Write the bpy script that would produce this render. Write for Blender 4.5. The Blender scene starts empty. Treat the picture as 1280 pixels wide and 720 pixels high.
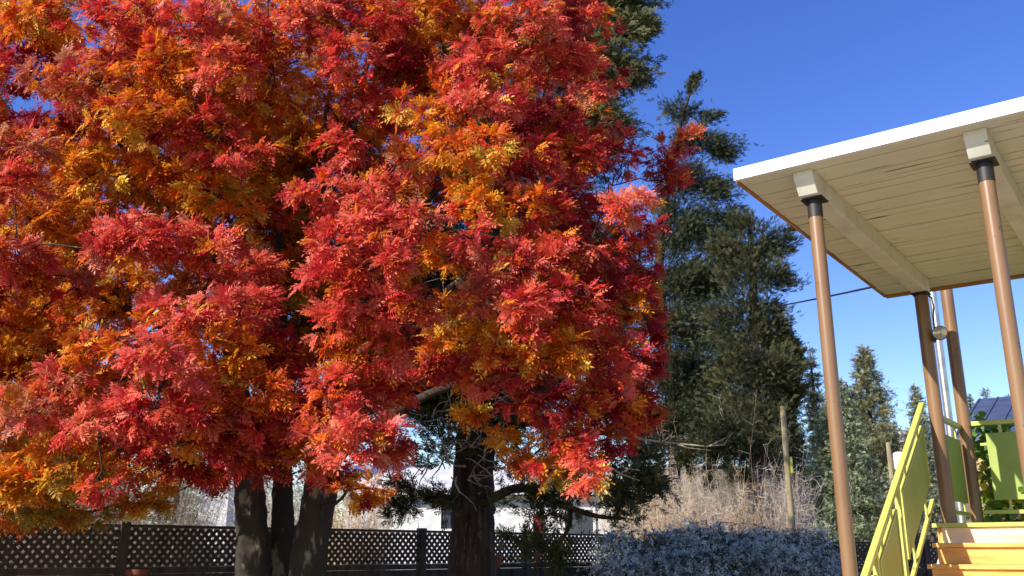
import bpy, math, random
import numpy as np
from mathutils import Vector

R = math.radians
SC = bpy.context.scene
COL = SC.collection
rng = np.random.default_rng(7)
random.seed(7)

# ------------------------------------------------------------------ camera, world, sun, exposure
EYE = 1.6
PITCH = R(15.95)
F = 1155.0                                   # focal length in pixels of a 1280 wide picture
cam_d = bpy.data.cameras.new('camera')
cam_d.sensor_width = 36.0
cam_d.lens = 36.0 * F / 1280.0
cam_d.clip_start = 0.05
cam_d.clip_end = 3000
cam = bpy.data.objects.new('camera', cam_d)
COL.objects.link(cam)
cam.location = (0, 0, EYE)
cam.rotation_euler = (R(90) + PITCH, 0, 0)
SC.camera = cam

SUN_EL = R(31)
sx, sy = -0.80, -0.60                        # horizontal direction towards the sun
wld = bpy.data.worlds.new('World')
SC.world = wld
wld.use_nodes = True
nt = wld.node_tree
bg = nt.nodes['Background']
sky = nt.nodes.new('ShaderNodeTexSky')
sky.sky_type = 'NISHITA'
sky.sun_disc = False
sky.sun_elevation = SUN_EL
sky.sun_rotation = math.atan2(sx, sy)
sky.altitude = 900
sky.air_density = 1.25
sky.dust_density = 0.3
sky.ozone_density = 3.2
hs = nt.nodes.new('ShaderNodeHueSaturation')
hs.inputs['Saturation'].default_value = 1.28
hs.inputs['Hue'].default_value = 0.526
nt.links.new(sky.outputs[0], hs.inputs['Color'])
nt.links.new(hs.outputs[0], bg.inputs['Color'])
bg.inputs['Strength'].default_value = 0.14
sd = bpy.data.lights.new('sun', 'SUN')
sd.energy = 5.0
sd.angle = R(0.5)
sd.color = (1.0, 0.94, 0.84)
sun = bpy.data.objects.new('sun', sd)
COL.objects.link(sun)
tos = Vector((sx * math.cos(SUN_EL), sy * math.cos(SUN_EL), math.sin(SUN_EL)))
sun.rotation_euler = tos.to_track_quat('Z', 'Y').to_euler()
vs = SC.view_settings
vs.view_transform = 'Standard'
vs.look = 'None'
vs.gamma = 1
vs.use_curve_mapping = False
vs.exposure = 0.58
SC.cycles.max_bounces = 8
SC.cycles.transparent_max_bounces = 4

# ------------------------------------------------------------------ helpers
def at(px, py, Y):
    """point at forward distance Y seen at a place of the photograph"""
    c, s = math.cos(PITCH), math.sin(PITCH)
    y = F * c - (360 - py) * s
    z = (360 - py) * c + F * s
    x = px - 640
    return np.array((x / y * Y, Y, EYE + z / y * Y))

def m_per_px(Y):
    return Y / 1175.0

def tag(o, label=None, cat=None, group=None, kind=None):
    if label: o['label'] = label
    if cat: o['category'] = cat
    if group: o['group'] = group
    if kind: o['kind'] = kind
    return o

def thing(name, label, cat, loc=(0, 0, 0), rz=0, group=None):
    o = bpy.data.objects.new(name, None)
    COL.objects.link(o)
    o.empty_display_size = 0.2
    o.location = loc
    o.rotation_euler = (0, 0, rz)
    return tag(o, label, cat, group)

def mesh_np(name, V, Fc, mat, parent=None, col=None, smooth=False, local=False):
    """one mesh object from numpy arrays; V in world space unless local"""
    V = np.asarray(V, dtype=np.float32)
    if parent is not None and not local:
        a = parent.rotation_euler[2]
        p = parent
        off = np.zeros(3)
        chain = []
        while p is not None:
            chain.append(p); p = p.parent
        for q in reversed(chain):
            off = np.array(q.location)
            a = q.rotation_euler[2]
            V = V - off
            c, s = math.cos(-a), math.sin(-a)
            V = np.stack([V[:, 0] * c - V[:, 1] * s, V[:, 0] * s + V[:, 1] * c, V[:, 2]], 1)
    me = bpy.data.meshes.new(name)
    if isinstance(Fc, np.ndarray):
        n, k = Fc.shape
        me.vertices.add(len(V))
        me.vertices.foreach_set('co', np.ascontiguousarray(V, dtype=np.float32).ravel())
        me.loops.add(n * k)
        me.loops.foreach_set('vertex_index', Fc.astype(np.int32).ravel())
        me.polygons.add(n)
        me.polygons.foreach_set('loop_start', np.arange(0, n * k, k, dtype=np.int32))
        me.polygons.foreach_set('loop_total', np.full(n, k, dtype=np.int32))
        me.update(calc_edges=True)
    else:
        me.from_pydata([tuple(v) for v in V], [], Fc)
        me.update()
    if col is not None:
        at_ = me.color_attributes.new('Col', 'FLOAT_COLOR', 'POINT')
        c4 = np.ones((len(V), 4), dtype=np.float32)
        c4[:, :3] = col
        at_.data.foreach_set('color', c4.ravel())
    if smooth:
        me.polygons.foreach_set('use_smooth', np.ones(len(me.polygons), dtype=bool))
    me.materials.append(mat)
    o = bpy.data.objects.new(name, me)
    COL.objects.link(o)
    if parent is not None:
        o.parent = parent
    return o

class MB:
    """collects boxes, prisms and tubes and links them as one mesh"""
    def __init__(s):
        s.v = []; s.f = []
    def add(s, V, Fc):
        n = len(s.v)
        s.v += [tuple(map(float, v)) for v in V]
        s.f += [tuple(int(i) + n for i in f) for f in Fc]
        return s
    def box(s, a, b, fr=None):
        x0, y0, z0 = a; x1, y1, z1 = b
        V = [(x0, y0, z0), (x1, y0, z0), (x1, y1, z0), (x0, y1, z0), (x0, y0, z1), (x1, y0, z1), (x1, y1, z1), (x0, y1, z1)]
        if fr: V = [fr(*v) for v in V]
        return s.add(V, [(0, 3, 2, 1), (4, 5, 6, 7), (0, 1, 5, 4), (1, 2, 6, 5), (2, 3, 7, 6), (3, 0, 4, 7)])
    def prism(s, prof, fn0, fn1):
        """prof: list of 2D points, fn0/fn1 turn them into the two end rings"""
        n = len(prof)
        V = [fn0(*p) for p in prof] + [fn1(*p) for p in prof]
        Fc = [tuple(range(n))[::-1], tuple(range(n, 2 * n))] + [(i, (i + 1) % n, n + (i + 1) % n, n + i) for i in range(n)]
        return s.add(V, Fc)
    def tube(s, path, rad, n=10, cap=True):
        V, Q = tube_np(path, rad, n)
        s.add(V, Q)
        if cap:
            m = len(s.v) - len(V)
            s.f.append(tuple(m + i for i in range(n))[::-1])
            s.f.append(tuple(m + len(V) - n + i for i in range(n)))
        return s
    def build(s, name, mat, parent=None, smooth=False, bevel=0.0, local=False):
        o = mesh_np(name, np.array(s.v), s.f, mat, parent, smooth=smooth, local=local)
        if smooth:
            o.data.set_sharp_from_angle(angle=R(40))
        if bevel:
            b = o.modifiers.new('bevel', 'BEVEL'); b.width = bevel; b.segments = 2; b.limit_method = 'ANGLE'
        return o

def tube_np(path, rad, n=6):
    P = np.asarray(path, float)
    m = len(P)
    r = np.broadcast_to(np.asarray(rad, float), (m,)) if np.ndim(rad) == 0 else np.asarray(rad, float)
    T = np.gradient(P, axis=0)
    T /= np.linalg.norm(T, axis=1)[:, None] + 1e-9
    ref = np.array((0, 0, 1.0)) if abs(T[0, 2]) < 0.9 else np.array((1.0, 0, 0))
    A = np.cross(T, ref); A /= np.linalg.norm(A, axis=1)[:, None] + 1e-9
    B = np.cross(T, A)
    an = np.arange(n) / n * 2 * math.pi
    V = P[:, None, :] + r[:, None, None] * (np.cos(an)[None, :, None] * A[:, None, :] + np.sin(an)[None, :, None] * B[:, None, :])
    V = V.reshape(-1, 3)
    i = np.arange(m - 1)[:, None] * n; j = np.arange(n)[None, :]
    Q = np.stack([i + j, i + (j + 1) % n, i + n + (j + 1) % n, i + n + j], -1).reshape(-1, 4)
    return V, Q

class Acc:
    """accumulates quad arrays"""
    def __init__(s): s.V = []; s.Q = []; s.C = []; s.n = 0
    def add(s, V, Q, C=None):
        s.V.append(V); s.Q.append(Q + s.n); s.n += len(V)
        if C is not None: s.C.append(np.broadcast_to(C, (len(V), 3)))
    def build(s, name, mat, parent=None, smooth=False):
        return mesh_np(name, np.concatenate(s.V), np.concatenate(s.Q), mat, parent, np.concatenate(s.C) if s.C else None, smooth)

def unit(v):
    return v / (np.linalg.norm(v, axis=-1, keepdims=True) + 1e-9)

def frames(axis, nrm):
    """rotation matrices whose x follows axis and z is near nrm"""
    x = unit(axis); z = nrm - (nrm * x).sum(-1, keepdims=True) * x
    z = unit(z); y = np.cross(z, x)
    return np.stack([x, y, z], -1)

def scatter(T, TF, pos, Rm, sc, col, tv=None):
    """copies of a leaf template: returns V, Q, C"""
    n, k = len(pos), len(T)
    V = np.einsum('nij,kj->nki', Rm, T) * sc[:, None, None] + pos[:, None, :]
    Q = (TF[None] + (np.arange(n) * k)[:, None, None]).reshape(-1, TF.shape[1])
    C = np.repeat(col, k, 0)
    if tv is not None: C = C * np.tile(tv, n)[:, None]
    return V.reshape(-1, 3), Q, C

# ------------------------------------------------------------------ materials
def mat(name, col=(.5, .5, .5), rough=.6, metal=0.0, spec=0.5):
    m = bpy.data.materials.new(name); m.use_nodes = True
    b = m.node_tree.nodes['Principled BSDF']
    b.inputs['Base Color'].default_value = (*col, 1)
    b.inputs['Roughness'].default_value = rough
    b.inputs['Metallic'].default_value = metal
    b.inputs['Specular IOR Level'].default_value = spec
    return m

def vary(m, c2, scale=4.0, lo=.4, hi=.65, stretch=(1, 1, 1), detail=5, bump=0.0, bdist=.01, coord='Object'):
    """noise mix towards a second colour and an optional bump, both in object space"""
    nt = m.node_tree; b = nt.nodes['Principled BSDF']
    tc = nt.nodes.new('ShaderNodeTexCoord'); mp = nt.nodes.new('ShaderNodeMapping')
    mp.inputs['Scale'].default_value = stretch
    nz = nt.nodes.new('ShaderNodeTexNoise'); nz.inputs['Scale'].default_value = scale; nz.inputs['Detail'].default_value = detail
    nt.links.new(tc.outputs[coord], mp.inputs[0]); nt.links.new(mp.outputs[0], nz.inputs[0])
    mr = nt.nodes.new('ShaderNodeMapRange'); mr.inputs['From Min'].default_value = lo; mr.inputs['From Max'].default_value = hi
    nt.links.new(nz.outputs['Fac'], mr.inputs[0])
    mx = nt.nodes.new('ShaderNodeMix'); mx.data_type = 'RGBA'
    src = b.inputs['Base Color']
    if src.is_linked:
        nt.links.new(src.links[0].from_socket, mx.inputs[6])
    else:
        mx.inputs[6].default_value = src.default_value
    mx.inputs[7].default_value = (*c2, 1)
    nt.links.new(mr.outputs[0], mx.inputs[0]); nt.links.new(mx.outputs[2], src)
    if bump:
        bp = nt.nodes.new('ShaderNodeBump'); bp.inputs['Strength'].default_value = bump; bp.inputs['Distance'].default_value = bdist
        nt.links.new(nz.outputs['Fac'], bp.inputs['Height']); nt.links.new(bp.outputs[0], b.inputs['Normal'])
    return m

def leaf_mat(name, trans=.35, rough=.5, spec=.4):
    m = bpy.data.materials.new(name); m.use_nodes = True
    nt = m.node_tree; b = nt.nodes['Principled BSDF']; out = nt.nodes['Material Output']
    va = nt.nodes.new('ShaderNodeVertexColor'); va.layer_name = 'Col'
    nt.links.new(va.outputs[0], b.inputs['Base Color'])
    b.inputs['Roughness'].default_value = rough
    b.inputs['Specular IOR Level'].default_value = spec
    tr = nt.nodes.new('ShaderNodeBsdfTranslucent'); nt.links.new(va.outputs[0], tr.inputs[0])
    mx = nt.nodes.new('ShaderNodeMixShader'); mx.inputs[0].default_value = trans
    nt.links.new(b.outputs[0], mx.inputs[1]); nt.links.new(tr.outputs[0], mx.inputs[2])
    nt.links.new(mx.outputs[0], out.inputs[0])
    return m

def brick_lines(m, width): return m

M_ground = vary(vary(mat('dry_grass', (.22, .17, .08), .95), (.10, .10, .04), 3.0), (.30, .25, .14), 40, .5, .7)
M_rowan_leaf = leaf_mat('rowan_leaf', .38, .5, .22)
M_needle = leaf_mat('conifer_foliage', .12, .6, .25)
M_dry = leaf_mat('dry_stems', .1, .8, .1)
M_vine = leaf_mat('vine_leaf', .35, .45, .4)
M_bark = vary(vary(mat('rowan_bark', (.038, .029, .021), .9), (.24, .21, .15), 9, .58, .68, (1, 1, .5), bump=.7, bdist=.02), (.03, .022, .016), 26, .52, .7, (1, 1, .25))
M_jbark = vary(vary(mat('juniper_bark', (.060, .042, .030), .95), (.028, .016, .011), 16, .42, .62, (1, 1, .12), bump=1.0, bdist=.03), (.19, .12, .085), 30, .55, .75, (1, 1, .06))
M_twig = vary(mat('dead_twig', (.46, .40, .31), .9), (.16, .09, .06), 14, .45, .7)
M_fence = vary(vary(mat('fence_stain', (.080, .060, .044), .85), (.03, .02, .014), 6, .4, .7, (1, 1, .2), bump=.3, bdist=.004), (.14, .105, .075), 14, .6, .8, (1, 1, .3))
M_brown = vary(mat('brown_post_paint', (.245, .135, .062), .34), (.19, .10, .046), 3, .45, .75, (1, 1, .6))
vary(M_brown, (.13, .07, .035), 26, .66, .74)
M_black = mat('black_steel', (.018, .016, .016), .55)
M_white = vary(mat('white_paint', (.80, .79, .76), .5), (.62, .58, .5), 12, .6, .8, (1, 1, 1))
M_cream = vary(vary(mat('cream_beam_paint', (.72, .70, .58), .6), (.60, .57, .45), 5, .45, .7), (.12, .07, .04), 9, .70, .73, (1, 1, 3))
M_rawwood = vary(mat('bare_edge_wood', (.44, .22, .075), .7), (.26, .115, .04), 8, .42, .65, (.3, .3, 4))
M_lime = vary(mat('lime_paint', (.52, .53, .115), .4), (.44, .45, .085), 4, .45, .7)
M_green = vary(mat('green_panel', (.33, .40, .08), .5), (.27, .34, .06), 2.0, .4, .7)
vary(M_lime, (.30, .28, .09), 14, .66, .76); vary(M_green, (.28, .31, .075), 7, .60, .80)
M_step = vary(vary(mat('yellow_wood_stain', (.82, .43, .10), .5), (.66, .29, .055), 5, .42, .68, (.5, 4, 4), bump=.15, bdist=.003), (.34, .13, .03), 11, .71, .76)
M_overlit = vary(mat('overlit_step_wood', (.86, .68, .46), .55), (.74, .48, .24), 5, .45, .7, (.5, 4, 4))  # step wood with the top riser's sun glare put into its colour
M_galv = vary(mat('galvanised_pipe', (.62, .63, .63), .38, .85), (.45, .46, .47), 9, .45, .7)
M_glass = mat('lamp_glass', (.42, .36, .33), .12, .3)
M_terracotta = vary(mat('terracotta', (.28, .075, .04), .75), (.18, .05, .03), 8)
M_housewall = vary(mat('white_siding', (.72, .72, .72), .7), (.6, .6, .6), 3)
M_houseroof = vary(mat('pale_roof', (.62, .61, .60), .85), (.50, .50, .50), 2)
M_bluemetal = vary(mat('blue_metal_roof', (.075, .095, .16), .55, .1), (.055, .07, .125), 3)
M_pane = mat('window_glass', (.05, .06, .08), .1)
M_red = mat('red_door', (.28, .03, .035), .5)
M_pole = vary(mat('weathered_pole', (.33, .27, .15), .9), (.20, .16, .09), 6, .4, .7, (3, 3, .3))
M_tan = mat('tan_stucco', (.42, .25, .15), .8)
M_wire = mat('black_cable', (.012, .012, .012), .6)
M_berry = mat('rowan_berry', (.42, .02, .01), .35)

# soffit boards: cream paint, dark joints are real gaps, peeling strips along the boards
M_soffit = vary(mat('cream_soffit_paint', (.74, .71, .54), .65), (.70, .67, .49), 4, .42, .66, (.5, 2.5, 1))
vary(M_soffit, (.11, .065, .035), 6.5, .645, .69, (.22, 5.5, 1), 9)

# ------------------------------------------------------------------ ground and hill (structure)
gx = np.linspace(-260, 260, 66); gy = np.linspace(-60, 460, 66)
X, Y = np.meshgrid(gx, gy, indexing='ij')
Z = np.zeros_like(X)
far = np.clip((Y - 60) / 130, 0, 1)
side = np.clip((X + 40) / 60, 0.35, 1)
Z += far * far * (3 - 2 * far) * 17 * side
Z += np.where(Y > 60, (np.sin(X * .05) + np.cos(Y * .043 + 1)) * 1.6 * far, 0)
V = np.stack([X, Y, Z], -1).reshape(-1, 3)
i = np.arange(65)[:, None] * 66 + np.arange(65)[None]
Q = np.stack([i, i + 66, i + 67, i + 1], -1).reshape(-1, 4)
g = mesh_np('ground', V, Q, M_ground, smooth=True); tag(g, kind='structure')

def ground_z(x, y):
    f = min(max((y - 60) / 130, 0), 1); s_ = min(max((x + 40) / 60, .35), 1)
    z = f * f * (3 - 2 * f) * 17 * s_
    if y > 60: z += (math.sin(x * .05) + math.cos(y * .043 + 1)) * 1.6 * f
    return z

# ------------------------------------------------------------------ porch (frame: u across the stairs, v along them away from us)
ang = R(36.2)
eu = np.array((math.cos(ang), -math.sin(ang))); dv = np.array((math.sin(ang), math.cos(ang)))
A0 = np.array((2.07, 5.92))
def W(u, v, z):
    p = A0 + eu * u + dv * v
    return (p[0], p[1], z)
RZ = -ang                                     # local x = u, local y = v
ZB = 3.92; ZS = 4.07; ZD = 1.84
STW = 1.17

porch = thing('porch', 'open porch with cream boarded roof on brown round steel posts over a raised deck', 'porch', W(0, 0, 0), RZ)
U0, U1, V0, V1 = -.44, 2.5, -.31, 3.42
roof = MB().box((U0 + .02, V0 + .04, ZS + .024), (U1, V1 - .03, ZS + .07)).build('roof', M_white, porch, local=True)
mb = MB(); v = V0 + .042; k = 0
while v < V1 - .05:
    w = .118; v1 = min(v + w, V1 - .032); dz = random.uniform(-.0035, .0035)
    mb.box((U0 + .024, v, ZS + dz), (U1, v1 - .008, ZS + .023)); v += w
mb.build('soffit', M_soffit, roof, local=True)
MB().box((U0, V0, ZS - .004), (U1, V0 + .038, ZS + .082)).build('fascia', M_white, roof, local=True)
MB().box((U0, V0 + .04, ZS - .016), (U0 + .022, V1, ZS + .060)).build('edge_board', M_rawwood, roof, local=True)
MB().box((U0 + .024, V1 - .028, ZS - .03), (U1, V1, ZS + .062)).build('edge_board', M_rawwood, roof, local=True)
for u in (0, 1.06, 2.12):
    y0, y1 = -.20, 3.06
    prof = [(y0, ZS - .002), (y0 + .0, ZS - .05), (y0 + .085, ZB), (y1, ZB), (y1, ZS - .002)]
    MB().prism(prof, lambda y, z: (u - .065, y, z), lambda y, z: (u + .065, y, z)).build('beam', M_cream, porch, bevel=.004, local=True)

def post(u, v, z0, z1, r, collar=True, dark=.13):
    mb = MB(); mb.tube([(u, v, z0), (u, v, (z0 + z1) / 2), (u, v, z1)], r, 24)
    p = mb.build('post', M_brown, porch, smooth=True, local=True)
    if collar:
        m2 = MB(); m2.tube([(u, v, z1 - dark), (u, v, z1 - .004)], r + .003, 24)
        m2.box((u - .075, v - .075, z1 - .010), (u + .075, v + .075, z1 - .002))
        m2.build('collar', M_black, p, smooth=True, local=True)
    return p
post(0, 0, 0, ZB, .046); post(1.06, 0, 0, ZB, .046)
post(0, 2.95, 0, ZB, .060, True, .03); post(1.06, 2.95, 0, ZB, .060, True, .03)
post(0.02, 4.07, 0, 4.75, .060, False)

# deck
mb = MB(); v = 2.80; n = 0
while v < 4.3:
    mb.box((-.115, v, ZD - .035), (2.4, v + .135, ZD - random.uniform(0, .003))); v += .142
mb.build('deck_floor', M_lime, porch, local=True)
for a_, b_ in (((-.07, 2.87, ZD - .20), (2.38, 2.905, ZD - .038)), ((-.09, 4.20, ZD - .2), (2.38, 4.24, ZD - .038)), ((-.10, 2.91, ZD - .2), (-.065, 4.19, ZD - .038))):
    MB().box(a_, b_).build('deck_joist', M_step, porch, local=True)

# staircase
st = thing('staircase', 'straight flight of yellow stained wooden steps up to the porch deck', 'stairs', W(0, 0, 0), RZ)
RISE, RUN = ZD / 11, .262
for i_ in range(1, 11):
    z = ZD - i_ * RISE; v = 2.80 - i_ * RUN
    MB().box((-.075, v, z - .036), (STW, v + RUN + .028, z)).build('tread', M_step, st, bevel=.004, local=True)
    if i_ > 0:
        MB().box((-.045, v + RUN + .030, z + .001), (STW - .03, v + RUN + .05, z + RISE - .038)).build('riser', M_overlit if i_ == 1 else M_step, st, local=True)
MB().box((-.045, 2.80 - 10 * RUN + .03, 0), (STW - .03, 2.80 - 10 * RUN + .05, ZD - 10 * RISE - .037)).build('riser', M_step, st, local=True)
for u in (-.070, STW - .028):
    prof = [(2.80, ZD - .22), (2.80, ZD - .52), (2.80 - 10 * RUN, -.02 + .02), (2.80 - 10 * RUN + .04, .09)]
    MB().prism(prof, lambda y, z: (u, y, z), lambda y, z: (u + .024, y, z)).build('stringer', M_white, st, local=True)

# railings
SL = RISE / RUN
def nose(v): return ZD - (2.80 - v) * SL
sr = thing('stair_railing', 'sloping lime green stair railing with solid green infill panels', 'railing', W(-.1, 1.3, 0), RZ)
def L(fn, parent):
    """porch-frame mesh builder bound to another thing's origin"""
    return fn
def pw(mb):   # porch frame -> world
    mb.v = [W(*p) for p in mb.v]; return mb
UR = -.10
def slopebar(va, vb, dz, hw, ht, u=UR):
    pr = [(va, nose(va) + dz - ht), (vb, nose(vb) + dz - ht), (vb, nose(vb) + dz), (va, nose(va) + dz)]
    return MB().prism(pr, lambda y, z: (u - hw, y, z), lambda y, z: (u + hw, y, z))
pw(slopebar(.1, 2.90, 1.0, .024, .048)).build('handrail', M_lime, sr, bevel=.004)
pw(slopebar(.1, 2.86, .17, .016, .040)).build('bottom_rail', M_lime, sr, bevel=.003)
for va, vb in ((.25, .85), (1.02, 1.58), (1.84, 2.78)):
    p = pw(slopebar(va, vb, .83, .010, .50)).build('panel', M_green, sr)
    fr = MB()
    q = slopebar(va, vb, .848, .017, .018); fr.add(q.v, q.f)
    for vv in (va - .018, vb + .002):
        fr.box((UR - .017, vv, nose(vv) + .33), (UR + .017, vv + .016, nose(vv) + .852))
    pw(fr).build('lit_panel_edge', M_lime, p)  # sun catching the panel edges, drawn as lighter lime strips
    for t in (.2, .8):
        vv = va + (vb - va) * t
        for za, zb in ((.848, .965), (.165, .335)):
            pw(MB().box((UR - .008, vv - .012, nose(vv) + za), (UR + .008, vv + .012, nose(vv) + zb))).build('bracket', M_lime, p)
for vv in (.16, .93, 1.71):
    pw(MB().box((UR - .02, vv - .022, nose(vv) - .12), (UR + .02, vv + .022, nose(vv) + .955))).build('baluster', M_lime, sr, bevel=.003)

dr = thing('deck_railing', 'lime green side railing with a green panel between two brown deck posts', 'railing', W(-.02, 3.5, ZD), RZ, 'railings round the porch deck')
pw(MB().box((-.05, 3.02, ZD + .93), (.0, 4.0, ZD + .975))).build('handrail', M_lime, dr, bevel=.004)
pw(MB().box((-.04, 3.02, ZD + .09), (-.01, 4.0, ZD + .125))).build('bottom_rail', M_lime, dr)
pw(MB().box((-.035, 3.07, ZD + .21), (-.015, 3.96, ZD + .81))).build('panel', M_green, dr)
for vv in (3.2, 3.8):
    for za, zb in ((.811, .929), (.126, .209)):
        pw(MB().box((-.032, vv, ZD + za), (-.018, vv + .025, ZD + zb))).build('bracket', M_lime, dr)
bk = thing('deck_railing', 'lime green back railing with a sunlit green panel in front of the leafy vine', 'railing', W(.6, 4.07, ZD), RZ, 'railings round the porch deck')
pw(MB().box((.085, 4.045, ZD + .955), (1.6, 4.095, ZD + 1.0))).build('handrail', M_lime, bk, bevel=.004)
pw(MB().box((.085, 4.055, ZD + .11), (1.6, 4.085, ZD + .145))).build('bottom_rail', M_lime, bk)
for ua, ub in ((.20, .84), (.98, 1.55)):
    p = pw(MB().box((ua, 4.06, ZD + .24), (ub, 4.08, ZD + .875))).build('panel', M_green, bk)
    for uu in (ua + .12, ub - .14):
        for za, zb in ((.876, .954), (.146, .239)):
            pw(MB().box((uu, 4.062, ZD + za), (uu + .025, 4.078, ZD + zb))).build('bracket', M_lime, p)
    pw(MB().box((ua - .06, 4.062, ZD + .76), (ua - .001, 4.078, ZD + .785))).build('bracket', M_lime, p)

# flood light on the post by the deck
zl = 3.50
fl = thing('flood_light', 'small round flood lamp clamped to the brown deck post with black cable', 'lamp', W(.06, 2.90, zl))
pw(MB().tube([(.058, 2.95, zl - .02), (.10, 2.94, zl - .02), (.125, 2.92, zl)], .02, 10).box((.055, 2.91, zl - .05), (.075, 2.99, zl + .02))).build('bracket', M_black, fl, smooth=True)
hd = pw(MB().tube([(.115, 2.96, zl + .015), (.125, 2.92, zl + .012), (.135, 2.88, zl + .008), (.14, 2.85, zl + .005)], [.035, .055, .065, .066], 18)).build('lamp_head', M_black, fl, smooth=True)
pw(MB().tube([(.1395, 2.853, zl + .0052), (.1405, 2.845, zl + .0045), (.142, 2.84, zl + .004)], [.061, .060, .03], 18)).build('lens', M_glass, hd, smooth=True)
pw(MB().tube([(.05, 2.985, ZB - .02), (.085, 2.97, ZB - .05), (.095, 2.96, ZB - .15), (.08, 2.96, 3.68), (.075, 2.97, 3.55), (.07, 2.96, zl)], .008, 6)).build('cable', M_wire, fl, smooth=True)

# service mast and wire
mp_ = np.array((4.545, 9.62))
ms = thing('service_mast', 'tall grey galvanised steel pipe standing behind the brown deck post', 'pipe', (mp_[0], mp_[1], 0))
MB().tube([(mp_[0], mp_[1], 0), (mp_[0], mp_[1], 2.4), (mp_[0], mp_[1], 4.72)], .040, 18).build('pipe', M_galv, ms, smooth=True)
MB().tube([(mp_[0], mp_[1], 4.60), (mp_[0], mp_[1], 4.78), (mp_[0] - .05, mp_[1] + .02, 4.84), (mp_[0] - .11, mp_[1] + .05, 4.80)], [.05, .05, .045, .03], 14).build('weather_head', M_galv, ms, smooth=True)

pt = MB().box((-1.6, -5.2, -.05), (4.5, .2, .02), W).build('bounce_slab', vary(mat('bounce_slab_concrete', (.46, .44, .40), .9), (.36, .34, .31), 2.5)); tag(pt, kind='structure')  # pale slab, added to bounce sunlight up onto the soffit

# ------------------------------------------------------------------ fences
def lattice_fence(root, p0, p1, posts, ztop, lath=.42):
    p0 = np.array(p0); p1 = np.array(p1)
    Ln = np.linalg.norm(p1 - p0); d = (p1 - p0) / Ln; nrm = np.array((d[1], -d[0]))   # towards us
    def P(s, o, z): q = p0 + d * s + nrm * o; return (q[0], q[1], z)
    zl0 = ztop - .04 - lath
    for s in posts:
        MB().box((s - .055, -.055, 0), (s + .055, .055, ztop + .03), P).build('post', M_fence, root, bevel=.006)
    ends = list(posts)
    for a, b in zip(ends[:-1], ends[1:]):
        a += .057; b -= .057
        zt = ztop - .035
        pan = MB()
        step, hw = .098, .023
        for sgn, off in ((1, -.004), (-1, .006)):
            c = a - lath - step
            while c < b + lath + step:
                # strip from (c, zl0) going up at 45 degrees, clipped to the panel
                x0, z0, x1, z1 = (c, zl0, c + lath, zt) if sgn > 0 else (c + lath, zl0, c, zt)
                lo, hi = a, b
                t0, t1 = 0.0, 1.0
                dx = x1 - x0
                ts = sorted(((lo - x0) / dx, (hi - x0) / dx))
                t0 = max(t0, ts[0]); t1 = min(t1, ts[1])
                if t1 - t0 > .03:
                    xa, za, xb, zb = x0 + dx * t0, z0 + (z1 - z0) * t0, x0 + dx * t1, z0 + (z1 - z0) * t1
                    w = hw * 1.2; jx = random.uniform(-.006, .006); jy = random.uniform(-.006, .006); xa += jx; xb += jy
                    V = []
                    for o in (off, off + .008):
                        V += [P(xa - w, o, za), P(xa + w, o, za), P(xb + w, o, zb), P(xb - w, o, zb)]
                    pan.add(V, [(0, 1, 2, 3), (7, 6, 5, 4), (0, 4, 5, 1), (1, 5, 6, 2), (2, 6, 7, 3), (3, 7, 4, 0)])
                c += step
        pan.build('lattice_panel', M_fence, root)
        MB().box((a, -.03, zt + .002), (b, .035, ztop), P).build('top_rail', M_fence, root, bevel=.004)
        MB().box((a, -.03, zl0 - .075), (b, .035, zl0 - .002), P).build('middle_rail', M_fence, root, bevel=.004)
        bd = MB(); x = a + .004
        while x < b - .02:
            w = min(.135, b - x); bd.box((x, -.012 + random.uniform(-.003, .003), .06), (x + w - .008, .010, zl0 - .078), P); x += .135
        bd.build('board_panel', M_fence, root)

FD = np.array((.7071, .7071)); F0 = np.array((-4.9, 10.1))
fa = F0 + FD * (-5.65); fb = F0 + FD * 9.4
fn = thing('lattice_fence', 'long dark brown wooden fence with lattice top running behind the tree trunks', 'fence', (fa[0], fa[1], 0))
lattice_fence(fn, fa, fb, [.0, 2.15, 4.3, 6.45, 8.6, 10.75, 12.9, 15.05], 1.90)
fc = fb + np.array((.14, .02)); fe = np.array((9.5, 17.9))
f2 = thing('lattice_fence', 'dark lattice fence half buried under the fluffy grey climber by the spruce', 'fence', (fc[0], fc[1], 0))
Ln = float(np.linalg.norm(fe - fc))
lattice_fence(f2, fc, fe, [Ln * t for t in (0, .25, .5, .75, 1)], 1.78)

def pot(px, py, Y, label):
    p = at(px, py, Y)
    t = thing('plant_pot', label, 'plant pot', tuple(p), 0, 'clay pots hung on the fence')
    mb = MB(); mb.tube([p + (0, 0, 0), p + (0, 0, .14), p + (0, 0, .145), p + (0, 0, .20), p + (0, 0, .195), p + (0, 0, .15)], [.085, .115, .135, .137, .115, .105], 20)
    mb.build('pot', M_terracotta, t, smooth=True)
    MB().tube([p + (0, 0, .17), p + (0, 0, .178)], [.10, .10], 16).build('soil', M_wire, t)
    return t
pot(169, 735, 10.75, 'orange clay pot against the fence left of the grey trunks')
pot(618, 711, 14.2, 'dark red clay pot on the fence just right of the thick juniper trunk')

# ------------------------------------------------------------------ tree building blocks
def curve_between(a, b, n=7, lift=.0, jit=.04, r=None):
    r = r or rng
    t = np.linspace(0, 1, n)[:, None]
    Ld = np.linalg.norm(b - a)
    P = a + (b - a) * t
    P[:, 2] += (np.sin(t[:, 0] * math.pi)) * lift * Ld
    P[1:-1] += r.normal(0, jit * Ld, (n - 2, 3)) * .6
    return P

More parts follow.
